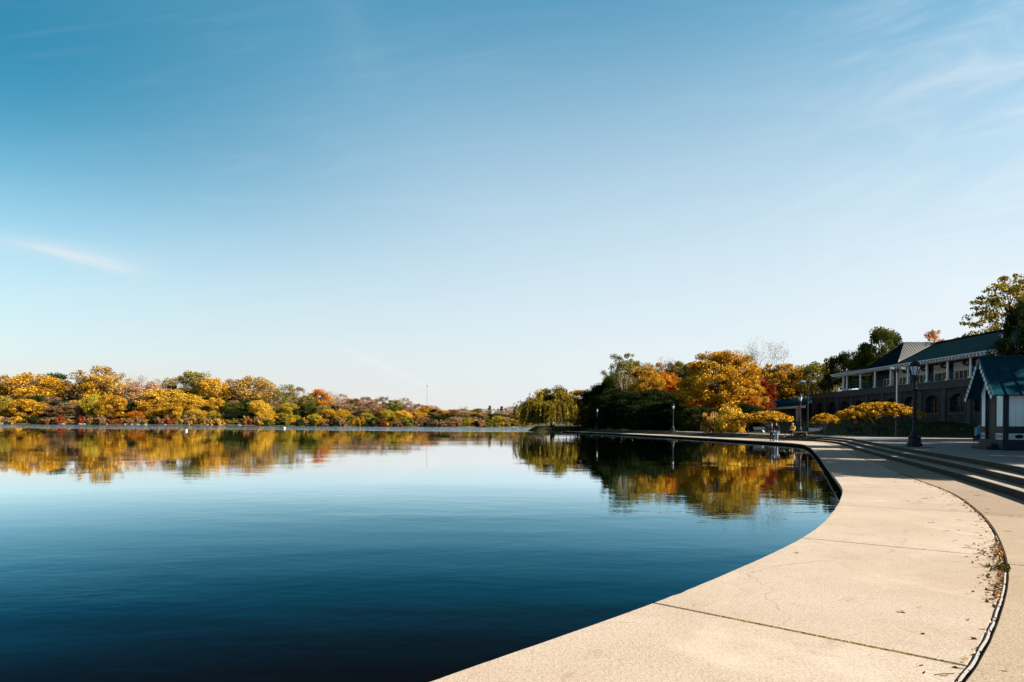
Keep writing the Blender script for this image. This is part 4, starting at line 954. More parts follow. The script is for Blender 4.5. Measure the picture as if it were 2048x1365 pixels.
panel([(BX+2.2, 102.5, EZ+.95), (BX+2.2, 110, EZ+.9), (BX+8, 110, EZ+.9), (BX+8, 102.5, EZ+.95)], R_)
R_.add([(EX+.3, 102.4, EZ-.1), (RX, 102.4, RZ-.1), (EXB-.3, 102.4, EZ-.1)], [(0, 1, 2)])
M_TEALR2 = simple('shaded_teal_roof', (0.006, 0.022, 0.030), (0.004, 0.016, 0.023), 1.2, 0.8, spec=0.0)  # teal darkened so the sunlit long roof reads as shaded
roof = R_.obj('roof', M_TEALR2, B)
PV = MB(); ax = (56.5, 98.5, 13.75); px0 = 53.3; zc = zr(px0) + .03
c1 = (px0, 94.4, zc); c2 = (px0, 102.6, zc)
PV.add([c1, c2, ax], [(0, 1, 2)])
# side slopes run back to the ridge of the long roof
k_ = (ax[2]-zc)/(98.5-94.4)
yv = 98.5 - (ax[2] - (RZ+.02)) / k_
PV.add([c1, ax, (RX+.2, 98.5, 13.75), (RX+.2, yv, RZ+.02)], [(0, 1, 2, 3)])
PV.add([c2, ax, (RX+.2, 98.5, 13.75), (RX+.2, 197-yv, RZ+.02)], [(0, 1, 2, 3)])
M_ROOFL = MATS['teal_metal_roof']
cross = PV.obj('cross_hip', simple('sunlit_metal_roof', (.20, .20, .185), (.15, .15, .14), 1.0, .5), roof)  # sunlight on the cross roof put into a pale colour
sm = MB()
y_ = Y0
while y_ < 102.4:
    x1 = RX; 
    if 94.4 < y_ < 98.5: x1 = px0 + (RX-px0) * (y_-94.4)/(yv-94.4) * 1.0
    if y_ < 94.2 or y_ > 102.5: sm.beam((EX+.02, y_, EZ+.02), (RX, y_, RZ+.02), .04, .06)
    elif y_ <= 98.5: sm.beam((EX+.02, y_, EZ+.02), (min(RX, px0), y_, zr(min(RX, px0))+.02), .04, .06)
    else: sm.beam((EX+.02, y_, EZ+.02), (px0, y_, zr(px0)+.02), .04, .06)
    y_ += .48
for i in range(1, 20):      # ribs on the lit cross slope
    x_ = px0 + (RX-px0)*i/20
    top = (x_, 98.5, 13.77) if x_ > ax[0] else (x_, 94.4 + 4.1*(x_-px0)/(ax[0]-px0), zc + (13.77-zc)*(x_-px0)/(ax[0]-px0))
    zb = zr(x_)+.05; yb = 94.4 + (zb-zc)/k_
    if top[1] - yb > .3: sm.beam((x_, yb, zb), (x_, top[1], top[2]+.03), .05, .07)
for i in range(1, 17):
    y_ = 94.4 + 8.2*i/17; f_ = 1-abs(y_-98.5)/4.1; sm.beam((px0, y_, zc+.02), (px0+(ax[0]-px0)*f_, y_, zc+(13.75-zc)*f_+.02), .05, .06)
sm.beam((RX, Y0-1, RZ+.04), (RX, 102.5, RZ+.04), .25, .1)
sm.obj('standing_seams', M_TEALR2, roof)
PVf = MB(); PVf.add([(c1[0]-.02, c1[1], c1[2]+.01), (c2[0]-.02, c2[1], c2[2]+.01), (ax[0]-.02, ax[1], ax[2]+.01)], [(0, 1, 2)]); PVf.obj('hip_face_shade_sheet', M_TEALR2, roof)  # face turned from the sun, covered with the darkened teal
g_ = MB(); g_.beam((EX-.06, Y0-1, EZ-.04), (EX-.06, 111.9, EZ-.04), .1, .16); g_.beam((EX-.06, 111.9, EZ-.04), (BX+8, 111.9, EZ-.04), .1, .16); g_.obj('gutter', simple('gutter_paint', (.5, .53, .54), (.4, .43, .44), 2), roof)
g_ = MB(); y_ = Y0
while y_ < 111.8: g_.box(EX+.05, BX-.2, y_-.09, y_+.09, EZ-.36, EZ-.14); y_ += .62
g_.obj('rafter_tails', M_WHITE, roof)
MB().box(EX+.3, BX+11, Y0, 111.5, EZ-.14, EZ-.1).obj('soffit', M_GREYT, roof)
ch = MB(); ch.lathe([(.1, 0), (.1, .7), (.24, .75), (.2, .85), (.05, 1.0)], 10); ch.obj('roof_vent', M_STEEL, roof, (BX+1.2, 76.6, zr(BX+1.2)))
# hanging baskets and string lights under the veranda
BASK = None
for i, y_ in enumerate([106.9, 94.2, 90.0, 85.8, 81.6]):
    e = empty('hanging_basket', (BX+.9, y_, DECK+1.65)); tag(e, '%s dark hanging plant basket from the left under the veranda roof' % ORD[i], 'plant basket', 'hanging baskets under the veranda')
    MB().lathe([(.05, -.02), (.3, .06), (.42, .28)], 12).obj('basket', M_BARK, e)
    h_ = MB(); h_.beam((.4, 0, .28), (0, 0, 1.0), .015, .015, Vector((0, 1, 0))); h_.beam((-.4, 0, .28), (0, 0, 1.0), .015, .015, Vector((0, 1, 0))); h_.obj('hanger', M_BLACK, e)
    f_ = bpy.data.objects.new('plant', PROTO['bush_a'][0]); COL.objects.link(f_); f_.parent = e; f_.scale = (.42, .42, .3); f_.location = (0, 0, .1)
    f_.material_slots[0].link = 'OBJECT'; f_.material_slots[0].material = FOL['dark green']
sl_ = MB(); bl = MB()
for k in range(len(colY)-2):
    ya, yb = sorted(colY)[k], sorted(colY)[k+1]
    for j in range(9):
        t = j/9; t2 = (j+1)/9; s1 = DECK+1.95-.35*math.sin(math.pi*t); s2 = DECK+1.95-.35*math.sin(math.pi*t2)
        sl_.beam((BX+.3, ya+(yb-ya)*t, s1), (BX+.3, ya+(yb-ya)*t2, s2), .02, .02)
        if j % 2: bl.lathe([(.01, .05), (.045, .02), (.05, -.03), (.02, -.07)], 6, (BX+.3, ya+(yb-ya)*t, s1-.04))
e = empty('string_lights', (BX+.3, 62, DECK+1.95)); e.location = (0, 0, 0); tag(e, 'string of small white bulbs looped between the veranda columns', 'string lights'); sl_.obj('cable', M_BLACK, e); bl.obj('bulb', M_TENT, e)['kind'] = 'stuff'

# low pavilion with teal awning roof, left of the stone wing
A_ = empty('awning_pavilion', (0, 0, 0)); tag(A_, 'low open pavilion with curved teal awning roof and scalloped white valance', 'pavilion')
ya, yb = 124.1, 149.0; xa = BX; xb = BX + 9; fz = 5.35
r_ = MB(); prof = [(0, 0), (.7, .75), (1.8, 1.35), (3.2, 1.75), (4.5, 1.85)]
P1 = [(xa-.2+p_[0], ya, fz+p_[1]) for p_ in prof] + [(xb+.2-p_[0], ya, fz+p_[1]) for p_ in prof[::-1][1:]]
nn = len(P1); vs = P1 + [(p_[0], yb - 1.2*(p_[2]-fz), p_[2]) for p_ in P1]
r_.add(vs, [(i, i+1, nn+i+1, nn+i) for i in range(nn-1)] + [tuple(range(nn))[::-1], tuple(range(nn, 2*nn))]); r_.obj('awning_roof', M_TEALR, A_)
v_ = MB(); y_ = ya
while y_ < yb - .1:
    v_.box(xa-.26, xa-.2, y_, y_+.5, fz-.42, fz-.06); v_.add([(xa-.23, y_, fz-.42), (xa-.23, y_+.5, fz-.42), (xa-.23, y_+.25, fz-.56)], [(0, 1, 2)]); y_ += .5
x_ = xa - .2
while x_ < xb: v_.box(x_, x_+.5, yb, yb+.06, fz-.42, fz-.06); x_ += .5
v_.obj('valance', M_WHITE, A_)
for y_ in (127.2, 128.4, 148.7):
    MB().box(xa-.14, xa+.14, y_-.16, y_+.16, .9, fz-.05).obj('post', M_WHITE, A_)
MB().box(xa+6, xa+6.2, ya, yb, 1.0, fz).box(xa+.4, xa+6, ya, ya+.1, 1.0, fz).obj('back_wall', M_GREYT, A_)
d_ = MB()
for k in range(4): d_.box(xa+.1, xa+.16, 130+k*4.4, 133.6+k*4.4, 1.2, 1.95)
d_.obj('low_panel', M_GREYT, A_)
# canvas marquee behind the stone parapet
e = empty('marquee', (60, 128, 7.0)); e.location = (0, 0, 0); tag(e, 'white canvas canopy showing above the stone parapet', 'canopy')
c_ = MB(); cx, cy = 60.5, 122.0
c_.add([(cx-2.8, cy-4, 7.5), (cx+2.8, cy-4, 7.5), (cx+2.8, cy+4, 7.5), (cx-2.8, cy+4, 7.5), (cx, cy-1.5, 8.3), (cx, cy+1.5, 8.3)], [(0, 1, 4), (1, 2, 5, 4), (2, 3, 5), (3, 0, 4, 5)])
c_.obj('canvas_top', M_TENT, e)
for dx in (-2.7, 2.7):
    for dy in (-3.9, 3.9): MB().tube([(cx+dx, cy+dy, 7.1 if dy < 0 else 1.2), (cx+dx, cy+dy, 7.5)], .05, 6).obj('pole', M_STEEL, e)

# ------------------------------------------------------------------ board-clad hut on the terrace
Rt = Vector((963/F*29.5, 29.5, 0)); gd = Vector((1.3, 3.7, 0)).normalized(); ad = Vector((gd.y, -gd.x, 0))
hut = empty('kiosk', tuple(Rt), 0.0); tag(hut, 'white boarded hut with steep teal metal roof and checkered gable trim', 'hut')
hut.location = (0, 0, 0)
def Lm(): return Matrix(((ad.x, gd.x, 0, Rt.x), (ad.y, gd.y, 0, Rt.y), (0, 0, 1, 0), (0, 0, 0, 1)))
LM = Lm(); W_ = 3.92; ez, rz_ = 2.89, 4.67; L1 = 7.5
def hb(mbx, u0, u1, v0, v1, z0, z1): mbx.box(u0, u1, v0, v1, z0, z1, LM); return mbx
def hp(u, v, z): return LM @ Vector((u, v, z))
uf, v0, v1, uB = .5, .42, W_-.36, L1-.5
zrk = lambda v: ez + (rz_-ez) * (1 - abs(v - W_/2)/(W_/2)) - .12
base = MB(); hb(base, uf-.06, uB, v0-.06, v1+.06, TER-.05, .943); hb(base, uf-.5, uf-.06, .9, 3.1, TER-.05, TER+.14); hb(base, uf-.28, uf-.06, 1.1, 2.95, TER+.14, TER+.28); base.obj('plinth', M_GREYT, hut)
wl = MB(); dv0, dv1, dz1 = 1.45, 2.76, 3.15
for a, b in ((v0, dv0), (dv1, v1)):
    m_ = 6
    for i in range(m_):
        p0 = a+(b-a)*i/m_; p1 = a+(b-a)*(i+1)/m_
        wl.add([hp(uf, p0+.004, 1.53), hp(uf, p1-.004, 1.53), hp(uf, p1-.004, zrk(p1)), hp(uf, p0+.004, zrk(p0))], [(0, 1, 2, 3)])
wl.add([hp(uf, dv0, dz1), hp(uf, dv1, dz1), hp(uf, dv1, zrk(dv1)), hp(uf, W_/2, zrk(W_/2)), hp(uf, dv0, zrk(dv0))], [(0, 1, 2, 3, 4)])
wl.obj('gable_boarding', M_WHITE, hut)
u_ = uf + .17; sd_ = MB()
while u_ < uB - .1:
    hb(sd_, u_+.006, min(u_+.245, uB), v0-.025, v0+.02, 1.53, ez-.02); u_ += .25
hb(sd_, uf+.17, uB, v0+.0, v0+.03, 1.53, ez-.02); hb(sd_, uf+.05, uB, v1-.03, v1, .9, ez)
sd_.obj('side_boarding', M_WHITE, hut)
tr_ = MB(); hb(tr_, uf-.03, uf+.16, v0-.05, v0+.06, .94, ez+.02); hb(tr_, uf-.02, uf+.04, v1-.08, v1+.04, .94, ez); hb(tr_, uf+.16, uB, v0-.045, v0+.01, 1.226, 1.53)
hb(tr_, uf+3.1, uf+3.22, v0-.04, v0+.01, 1.53, ez-.03)
hb(tr_, uf-.035, uf+.01, v0+.06, dv0, 1.226, 1.53); hb(tr_, uf-.035, uf+.01, dv1, v1-.08, 1.226, 1.53)
hb(tr_, uf-.04, uf+.02, dv0-.07, dv0, .943, dz1); hb(tr_, uf-.04, uf+.02, dv1, dv1+.07, .943, dz1); hb(tr_, uf-.04, uf+.02, dv0-.07, dv1+.07, dz1, dz1+.1)
tr_.obj('teal_trim', M_GREYT, hut)
fz_ = MB(); hb(fz_, uf-.032, uf+.01, v0+.06, dv0-.08, .95, 1.22); hb(fz_, uf-.032, uf+.01, dv1+.08, v1-.09, .95, 1.22); hb(fz_, uf+.165, uB, v0-.047, v0+.01, .95, 1.22); fz_ = fz_.obj('frieze', simple('frieze_paint', (.55, .58, .6), (.45, .48, .5), 3), hut)
ho = MB()
def ell(u, v, z, a, b, side):
    pts = [(hp(uf-.036, v+a*math.cos(t), z+b*math.sin(t)) if side == 'g' else hp(u+a*math.cos(t), v0-.051, z+b*math.sin(t))) for t in np.linspace(0, 2*math.pi, 16, endpoint=False)]
    ho.add(pts, [tuple(range(16))])
for c in (v0+.22, v0+.5, v0+.78): ell(0, c, 1.085, .07, .1, 'g')
for c in (dv1+.22, dv1+.42, dv1+.62): ell(0, c, 1.085, .06, .1, 'g')
u_ = uf + .55
while u_ < uB: ell(u_, 0, 1.085, .16, .085, 's'); u_ += .62
ho.obj('hole_shade_discs', M_DARK, fz_)  # dark discs stand for the shade inside the frieze holes
dr = MB(); hb(dr, uf+.06, uf+.1, dv0, dv1, .95, dz1)
dr = dr.obj('door', simple('dark_door', (.022, .024, .026), (.014, .015, .016), 3, .5), hut); MB().lathe([(.025, 0), (.035, .02), (.02, .05)], 8, tuple(hp(uf+.03, dv0+.12, 1.75))).obj('handle', M_STEEL, dr)
rf = MB()
panel([hp(0, 0, ez), hp(L1, 0, ez), hp(L1, W_/2, rz_), hp(0, W_/2, rz_)], rf, .07); panel([hp(0, W_, ez), hp(L1, W_, ez), hp(L1, W_/2, rz_), hp(0, W_/2, rz_)], rf, .07)
rf = rf.obj('roof', M_TEALR, hut)
sm = MB(); u_ = .5
while u_ < L1:
    sm.beam(hp(u_, .0, ez+.02), hp(u_, W_/2, rz_+.02), .035, .05); u_ += .55
sm.beam(hp(-.02, W_/2, rz_+.03), hp(L1, W_/2, rz_+.03), .16, .07); sm.obj('standing_seams', M_TEALR, rf)
for s_, (va, vb) in enumerate(((0, W_/2), (W_, W_/2))):
    bg_ = MB(); bg_.beam(hp(-.03, va, ez-.1), hp(-.03, vb, rz_-.1), .06, .2, up=Vector((0, 0, 1))); bg_ = bg_.obj('barge_board', M_TEAL, hut)
    bk = MB(); n_ = 9
    for i in range(n_):
        f0 = (i+.15)/n_; f1 = (i+.7)/n_
        if f1 > .9: continue
        bk.beam(hp(-.08, va+(vb-va)*f0, ez-.16+(rz_-ez)*f0), hp(-.08, va+(vb-va)*f1, ez-.16+(rz_-ez)*f1), .03, .17)
    bk.obj('checker_blocks', M_WHITE, bg_)

# ------------------------------------------------------------------ lamps
def lamp(px, Y, z, label, H=4.45, mb_first=[None]):
    X = XY(px, Y)[0]
    if mb_first[0] is None:
        e = empty('street_lamp', (X, Y, z)); s = 1
        MB().lathe([(.82, 0), (.82, .14), (.74, .16)], 8, sq=True).obj('plinth', M_GREYT, e)
        MB().lathe([(.36, .16), (.36, .3), (.3, .34), (.28, .55), (.31, .6), (.2, .68), (.15, .85), (.12, .9)], 8).obj('base', M_BLACK, e)
        MB().lathe([(.1, .9), (.095, 1.5), (.13, 1.55), (.09, 1.62), (.075, 2.9), (.12, 2.95), (.12, 3.02), (.085, 3.08), (.085, 3.4), (.14, 3.5), (.16, 3.62), (.12, 3.68)], 12).obj('post', M_BLACK, e)
        b = MB(); b.beam((-.22, 0, 2.75), (.22, 0, 2.75), .03, .03); b.beam((.19, 0, 1.9), (.19, 0, 2.75), .02, .02); b.beam((-.22, 0, 3.3), (.22, 0, 3.3), .03, .03); b.obj('bracket', M_BLACK, e)
        MB().lathe([(.11, 3.7), (.17, 3.9), (.225, 4.12)], 6, sq=True).obj('glass_globe', M_LAMPG, e)
        c = MB(); c.lathe([(.25, 4.12), (.27, 4.17), (.2, 4.3), (.1, 4.4), (.05, 4.42), (.03, 4.5), (.045, 4.54), (.005, 4.6)], 12)
        for k in range(6):
            t = 2*math.pi*(k+.5)/6; c.beam((.12*math.cos(t), .12*math.sin(t), 3.68), (.235*math.cos(t), .235*math.sin(t), 4.13), .022, .022)
        c.obj('lamp_cap', M_BLACK, e)
        mb_first[0] = e
    else:
        e0 = mb_first[0]; e = e0.copy(); COL.objects.link(e); e.location = (X, Y, z)
        for ch_ in [o_ for o_ in COL.objects if o_.parent == e0]:
            c = ch_.copy(); COL.objects.link(c); c.parent = e
    tag(e, label, 'street lamp', 'black street lamps along the promenade'); return e
lamp(1829, 34.0, TER-.12, 'tallest black street lamp, on a square plinth by the steps left of the hut')
lamp(1600, 72.5, TER, 'black street lamp in front of the low awning pavilion')
lamp(1346, 110, TER, 'black street lamp in front of the dark wood, at the curve of the promenade')
lamp(1194, 141, TER, 'farthest black street lamp, right of the weeping willow')
def flood(px, Y, py, label, heads):
    X = XY(px, Y)[0]; z = lz(X, Y); H = ZZ(px, py, Y) - z; e = empty('floodlight_pole', (X, Y, z)); tag(e, label, 'floodlight', 'floodlight poles on the lawn')
    MB().lathe([(.14, 0), (.14, .3), (.08, .34), (.055, H)], 8).obj('pole', M_STEEL if heads == 'lit' else M_BLACK, e)  # sunlight on one pole put into the paler steel
    a = MB(); a.beam((-.55, 0, H-.15), (.6, 0, H-.1), .05, .05); a.obj('arm', M_BLACK, e)
    for s_ in (-1, 1):
        h_ = MB(); h_.box(s_*.6-.26, s_*.6+.26, -.2, .2, H-.1, H+.16); h_.box(s_*.6-.2, s_*.6+.2, -.22, -.2, H-.06, H+.12); h_.obj('lamp_head', M_STEEL, e)
flood(1792, 74, 738, 'pale floodlight pole with two box heads in front of the veranda', 'lit')
flood(1615, 78, 764, 'dark floodlight pole with two small heads beside the stone corner', 'dark')

# benches
def bench(px, Y, label, rz, mat=M_TEAL, L=1.8):
    X = XY(px, Y)[0]; e = empty('park_bench', (X, Y, lz(X, Y)), rz); tag(e, label, 'bench', 'park benches on the lawn edge')
    s_ = MB(); 
    for k in range(4): s_.box(-L/2, L/2, -.22+k*.115, -.22+k*.115+.09, .43, .46)
    s_.obj('seat', mat, e); b = MB()
    for k in range(3): b.box(-L/2, L/2, .27+k*.015, .295+k*.015, .52+k*.13, .61+k*.13)
    b.obj('backrest', mat, e)
    for x_ in (-L/2+.12, L/2-.12):
        l_ = MB(); l_.box(x_-.03, x_+.03, -.2, -.14, 0, .43); l_.box(x_-.03, x_+.03, .2, .26, 0, .43); l_.beam((x_, .235, .43), (x_, .33, .92), .05, .04, Vector((1, 0, 0))); l_.box(x_-.03, x_+.03, -.2, .25, .38, .425); l_.obj('leg_frame', M_BLACK, e)
M_BEN = simple('bench_slats', (.06, .08, .11), (.04, .055, .08), 6, .6)
bench(1712, 78, 'bluish slatted bench under the widest flat-topped tree, left one of the pair', 0.1, M_BEN); bench(1762, 77, 'bluish slatted bench under the widest flat-topped tree, right one of the pair', 0.1, M_BEN)
bench(1632, 82, 'slatted bench left of the smallest flat-topped tree', 0.1, M_BEN); bench(1520, 97, 'slatted bench behind the standing couple', 0.1, M_BEN)
bench(1398, 113, 'green-blue bench right of the lamp before the dark wood', 0.1, simple('green_slats', (.02, .06, .055), (.014, .04, .036), 6))

# ------------------------------------------------------------------ people and dogs
def skin_mesh(name, joints, bones, mat, parent, sub=1, root=0):
    me = bpy.data.meshes.new(name); names = list(joints); idx = {k: i for i, k in enumerate(names)}
    me.from_pydata([joints[k][0] for k in names], [(idx[a], idx[b]) for a, b in bones], []); me.update()
    o_ = bpy.data.objects.new(name, me); COL.objects.link(o_)
    md = o_.modifiers.new('skin', 'SKIN'); md.use_smooth_shade = True
    for i, k in enumerate(names):
        r_ = joints[k][1]; r_ = r_ if isinstance(r_, tuple) else (r_, r_); me.skin_vertices[0].data[i].radius = r_; me.skin_vertices[0].data[i].use_root = (i == root)
    if sub: s_ = o_.modifiers.new('sub', 'SUBSURF'); s_.levels = sub; s_.render_levels = sub
    dg = bpy.context.evaluated_depsgraph_get(); nme = bpy.data.meshes.new_from_object(o_.evaluated_get(dg)); o_.modifiers.clear(); o_.data = nme; bpy.data.meshes.remove(me)
    nme.materials.clear(); nme.materials.append(mat); o_.parent = parent; return o_
def person(loc, rz, h, label, top, legs, hair, shoes, pose='stand', backpack=None, seed=0, long_coat=False):
    e = empty('person', loc, rz); tag(e, label, 'person'); k = h / 1.75; rr = random.Random(seed)
    J = {}
    def P(n_, x, y, z, r): J[n_] = ((x*k, y*k, z*k), (r[0]*k, r[1]*k) if isinstance(r, tuple) else r*k)
    sit = pose == 'sit'; dz = -.45 if sit else 0      # faces -y
    P('pelvis', 0, 0, .95+dz, (.15, .11)); P('waist', 0, -.01, 1.1+dz, (.13, .1)); P('chest', 0, 0 if not sit else -.05, 1.32+dz, (.17, .12)); P('neck0', 0, 0 if not sit else -.08, 1.46+dz, (.07, .06)); P('neck', 0, -.01 if not sit else -.11, 1.53+dz, .05)
    P('jaw', 0, -.035 if not sit else -.15, 1.585+dz, (.062, .07)); P('head', 0, -.01 if not sit else -.13, 1.665+dz, (.078, .095)); P('crown', 0, 0 if not sit else -.12, 1.73+dz, (.055, .065))
    B_ = [('pelvis', 'waist'), ('waist', 'chest'), ('chest', 'neck0'), ('neck0', 'neck'), ('neck', 'jaw'), ('jaw', 'head'), ('head', 'crown')]
    for s_, n_ in ((-1, 'l'), (1, 'r')):
        P('sh'+n_, s_*.19, 0 if not sit else -.06, 1.42+dz, .06)
        if sit: el, wr = (s_*.26, -.12, 1.17+dz), (s_*.14, -.36, 1.1+dz)
        elif pose == 'hold' : el, wr = (s_*.27, -.02, 1.15), (s_*.15, -.24, 1.2)
        else: el, wr = (s_*.26, .03, 1.15), (s_*.27, -.06, .9)
        P('el'+n_, *el, .042); P('wr'+n_, *wr, .028)
        d = Vector(wr) - Vector(el); d.normalize(); pm = Vector(wr) + d*.08; P('palm'+n_, *pm, (.04, .022))
        B_ += [('chest', 'sh'+n_), ('sh'+n_, 'el'+n_), ('el'+n_, 'wr'+n_), ('wr'+n_, 'palm'+n_)]
        side = d.cross(Vector((1, 0, .1))).normalized()
        for f_ in range(4):
            a = pm + side*(f_-1.5)*.021 + d*(.045 + (.012 if f_ in (1, 2) else 0)); b = a + d*.03 + Vector((-s_*.018, -.01, 0))
            P('f%d%s' % (f_, n_), *a, .009); P('g%d%s' % (f_, n_), *b, .008); B_ += [('palm'+n_, 'f%d%s' % (f_, n_)), ('f%d%s' % (f_, n_), 'g%d%s' % (f_, n_))]
        a = pm - side*.045 + d*.005; P('th'+n_, *a, .01); B_.append(('palm'+n_, 'th'+n_))
        if sit: kn, an = (s_*.12, -.46, .52), (s_*.13, -.42, .1)
        else: kn, an = (s_*.1, -.01, .5), (s_*.11, .02 if s_ < 0 else -.05, .09)
        P('hip'+n_, s_*.09, 0, .9+dz, .09); P('kn'+n_, *kn, .058); P('an'+n_, *an, .038); P('toe'+n_, an[0]+s_*.02, an[1]-.16, .04, (.042, .03))
        B_ += [('pelvis', 'hip'+n_), ('hip'+n_, 'kn'+n_), ('kn'+n_, 'an'+n_), ('an'+n_, 'toe'+n_)]
    skin_mesh('body', J, B_, M_SKIN, e, 1)
    def sub_(names, ex): return {n_: (J[n_][0], tuple(v+ex*k for v in (J[n_][1] if isinstance(J[n_][1], tuple) else (J[n_][1],)*2))) for n_ in names}
    jn = ['pelvis', 'waist', 'chest', 'neck0', 'shl', 'ell', 'wrl', 'shr', 'elr', 'wrr']
    skin_mesh('jacket', sub_(jn, .028), [b for b in B_ if b[0] in jn and b[1] in jn], top, e, 1)
    jn = ['pelvis', 'hipl', 'knl', 'anl', 'hipr', 'knr', 'anr']
    skin_mesh('trousers', sub_(jn, .018), [b for b in B_ if b[0] in jn and b[1] in jn], legs, e, 1)
    hd = Vector(J['head'][0])
    bm = bmesh.new(); bmesh.ops.create_uvsphere(bm, u_segments=14, v_segments=10, radius=1)
    for v in bm.verts:
        v.co = Vector((v.co.x*.098, v.co.y*.118+.018, v.co.z*.115+.03)) * k
        if v.co.y < -.05*k and v.co.z < .06*k: v.co.y = -.05*k
        if v.co.z < -.04*k: v.co.z -= .05*k*rr.random()
        v.co += hd
    me = bpy.data.meshes.new('hair'); bm.to_mesh(me); bm.free(); me.polygons.foreach_set('use_smooth', [True]*len(me.polygons)); link('hair', me, hair, e)
    ey = MB()
    for s_ in (-1, 1): ey.lathe([(.002*k, -.01*k), (.011*k, 0), (.002*k, .01*k)], 6, (s_*.032*k, hd.y-.093*k, hd.z-.01*k))
    ey.obj('eyes', M_DARK, e); MB().add([(0, hd.y-.125*k, hd.z-.05*k), (-.018*k, hd.y-.09*k, hd.z-.055*k), (.018*k, hd.y-.09*k, hd.z-.055*k), (0, hd.y-.09*k, hd.z)], [(0, 1, 2), (0, 1, 3), (0, 2, 3)]).obj('nose', M_SKIN, e)
    for n_ in 'lr':
        an = Vector(J['an'+n_][0]); to = Vector(J['toe'+n_][0])
        skin_mesh('shoe', {'h': (tuple(an+Vector((0, .05*k, -.045*k))), .05*k), 'm': (tuple((an+to)/2+Vector((0, 0, -.02*k))), .05*k), 't': (tuple(to+Vector((0, -.03*k, -.003))), (.052*k, .036*k))}, [('h', 'm'), ('m', 't')], shoes, e, 1)
    if backpack:
        b = MB(); b.box(-.16*k, .16*k, .12*k, .3*k, 1.08*k, 1.48*k); b.box(-.12*k, .12*k, .3*k, .36*k, 1.1*k, 1.3*k); bo = b.obj('backpack', backpack, e)
        md = bo.modifiers.new('b', 'BEVEL'); md.width = .04*k; md.segments = 3
    return e
C_BLACK = cloth('black_cloth', (.015, .015, .018)); C_NAVY = cloth('navy_cloth', (.02, .03, .06)); C_JEAN = cloth('pale_denim', (.2, .3, .42)); C_TEAL = cloth('teal_cloth', (.02, .28, .25))
C_WHITE = cloth('white_cloth', (.75, .72, .72)); C_MUST = cloth('mustard_cloth', (.6, .36, .04)); C_BLUE = cloth('blue_cloth', (.06, .13, .5)); C_CYAN = cloth('sky_cloth', (.1, .4, .55)); C_PINK = cloth('pink_cloth', (.6, .3, .25))
H_BR = cloth('brown_hair', (.09, .045, .02)); H_BK = cloth('black_hair', (.012, .01, .01)); H_GR = cloth('grey_hair', (.4, .38, .36)); S_W = cloth('white_shoe', (.8, .8, .8)); S_B = cloth('dark_shoe', (.02, .02, .02))
def at(px, Y, z=0.0): X = XY(px, Y)[0]; return (X, Y, z)
person(at(1543, 67.2), 0.2, 1.74, 'standing person in black with a teal backpack, left one of the couple on the walk', C_BLACK, C_BLACK, H_BR, S_B, 'hold', C_TEAL, 1)
person(at(1552.5, 66.3), -.5, 1.84, 'person in black coat, pale jeans and white shoes, right one of the standing couple', C_BLACK, C_JEAN, H_BK, S_W, 'stand', None, 2)
person(at(1437, 97, TER), 0.3, 1.66, 'person with a white top and dark trousers standing on the terrace below the yellow shrub', C_WHITE, C_BLACK, H_BR, S_B, 'hold', None, 3)
person(at(1107, 163, lz(*at(1107, 163)[:2])), 0.5, 1.7, 'tiny far person in a white shirt beneath the willow', C_WHITE, C_NAVY, H_BK, S_B, 'stand', None, 4)
person(at(1220, 158, lz(*at(1220, 158)[:2])), -.4, 1.7, 'tiny far person in a pinkish top on sunlit grass by the dark wood', C_PINK, C_BLACK, H_BR, S_B, 'stand', None, 5)
person((BX+.75, 80.6, DECK), -1.5, 1.75, 'person in a bright blue jacket leaning by the veranda rail above the hut', C_BLUE, C_BLACK, H_BK, S_B, 'hold', None, 6)
# low plank bench with the seated person in mustard
bx, by, _ = at(1597, 71.8); e = empty('low_bench', (bx, by, TER), 0.05); tag(e, 'low backless wooden plank bench at the top of the steps', 'bench')
MB().box(-.9, 1.0, -.2, .2, .36, .42).obj('plank', M_WOOD, e)
for x_ in (-.7, .8): MB().box(x_-.06, x_+.06, -.17, .17, 0, .36).obj('leg', M_WOOD, e)
person((bx-.55, by+.02, TER), -.9, 1.72, 'person in a mustard jacket with pale hair sitting on the low plank bench', C_MUST, C_BLACK, H_GR, S_B, 'sit', None, 7)
sx_, sy_, _ = at(1954, 37.2); e = empty('stool', (sx_, sy_, TER)); tag(e, 'small dark stool half hidden behind the left corner of the hut', 'stool')
MB().lathe([(.17, .38), (.18, .4), (.18, .43), (.16, .44)], 14).obj('seat', M_WOOD, e)
for k in range(3): t = k*2.09; MB().tube([(.15*math.cos(t), .15*math.sin(t), 0), (.1*math.cos(t), .1*math.sin(t), .38)], .015, 6).obj('leg', M_BLACK, e)
person((sx_, sy_, TER+.02), .6, 1.7, 'seated person in a light blue jacket half hidden behind the hut', C_CYAN, C_NAVY, H_BR, S_B, 'sit', None, 8)
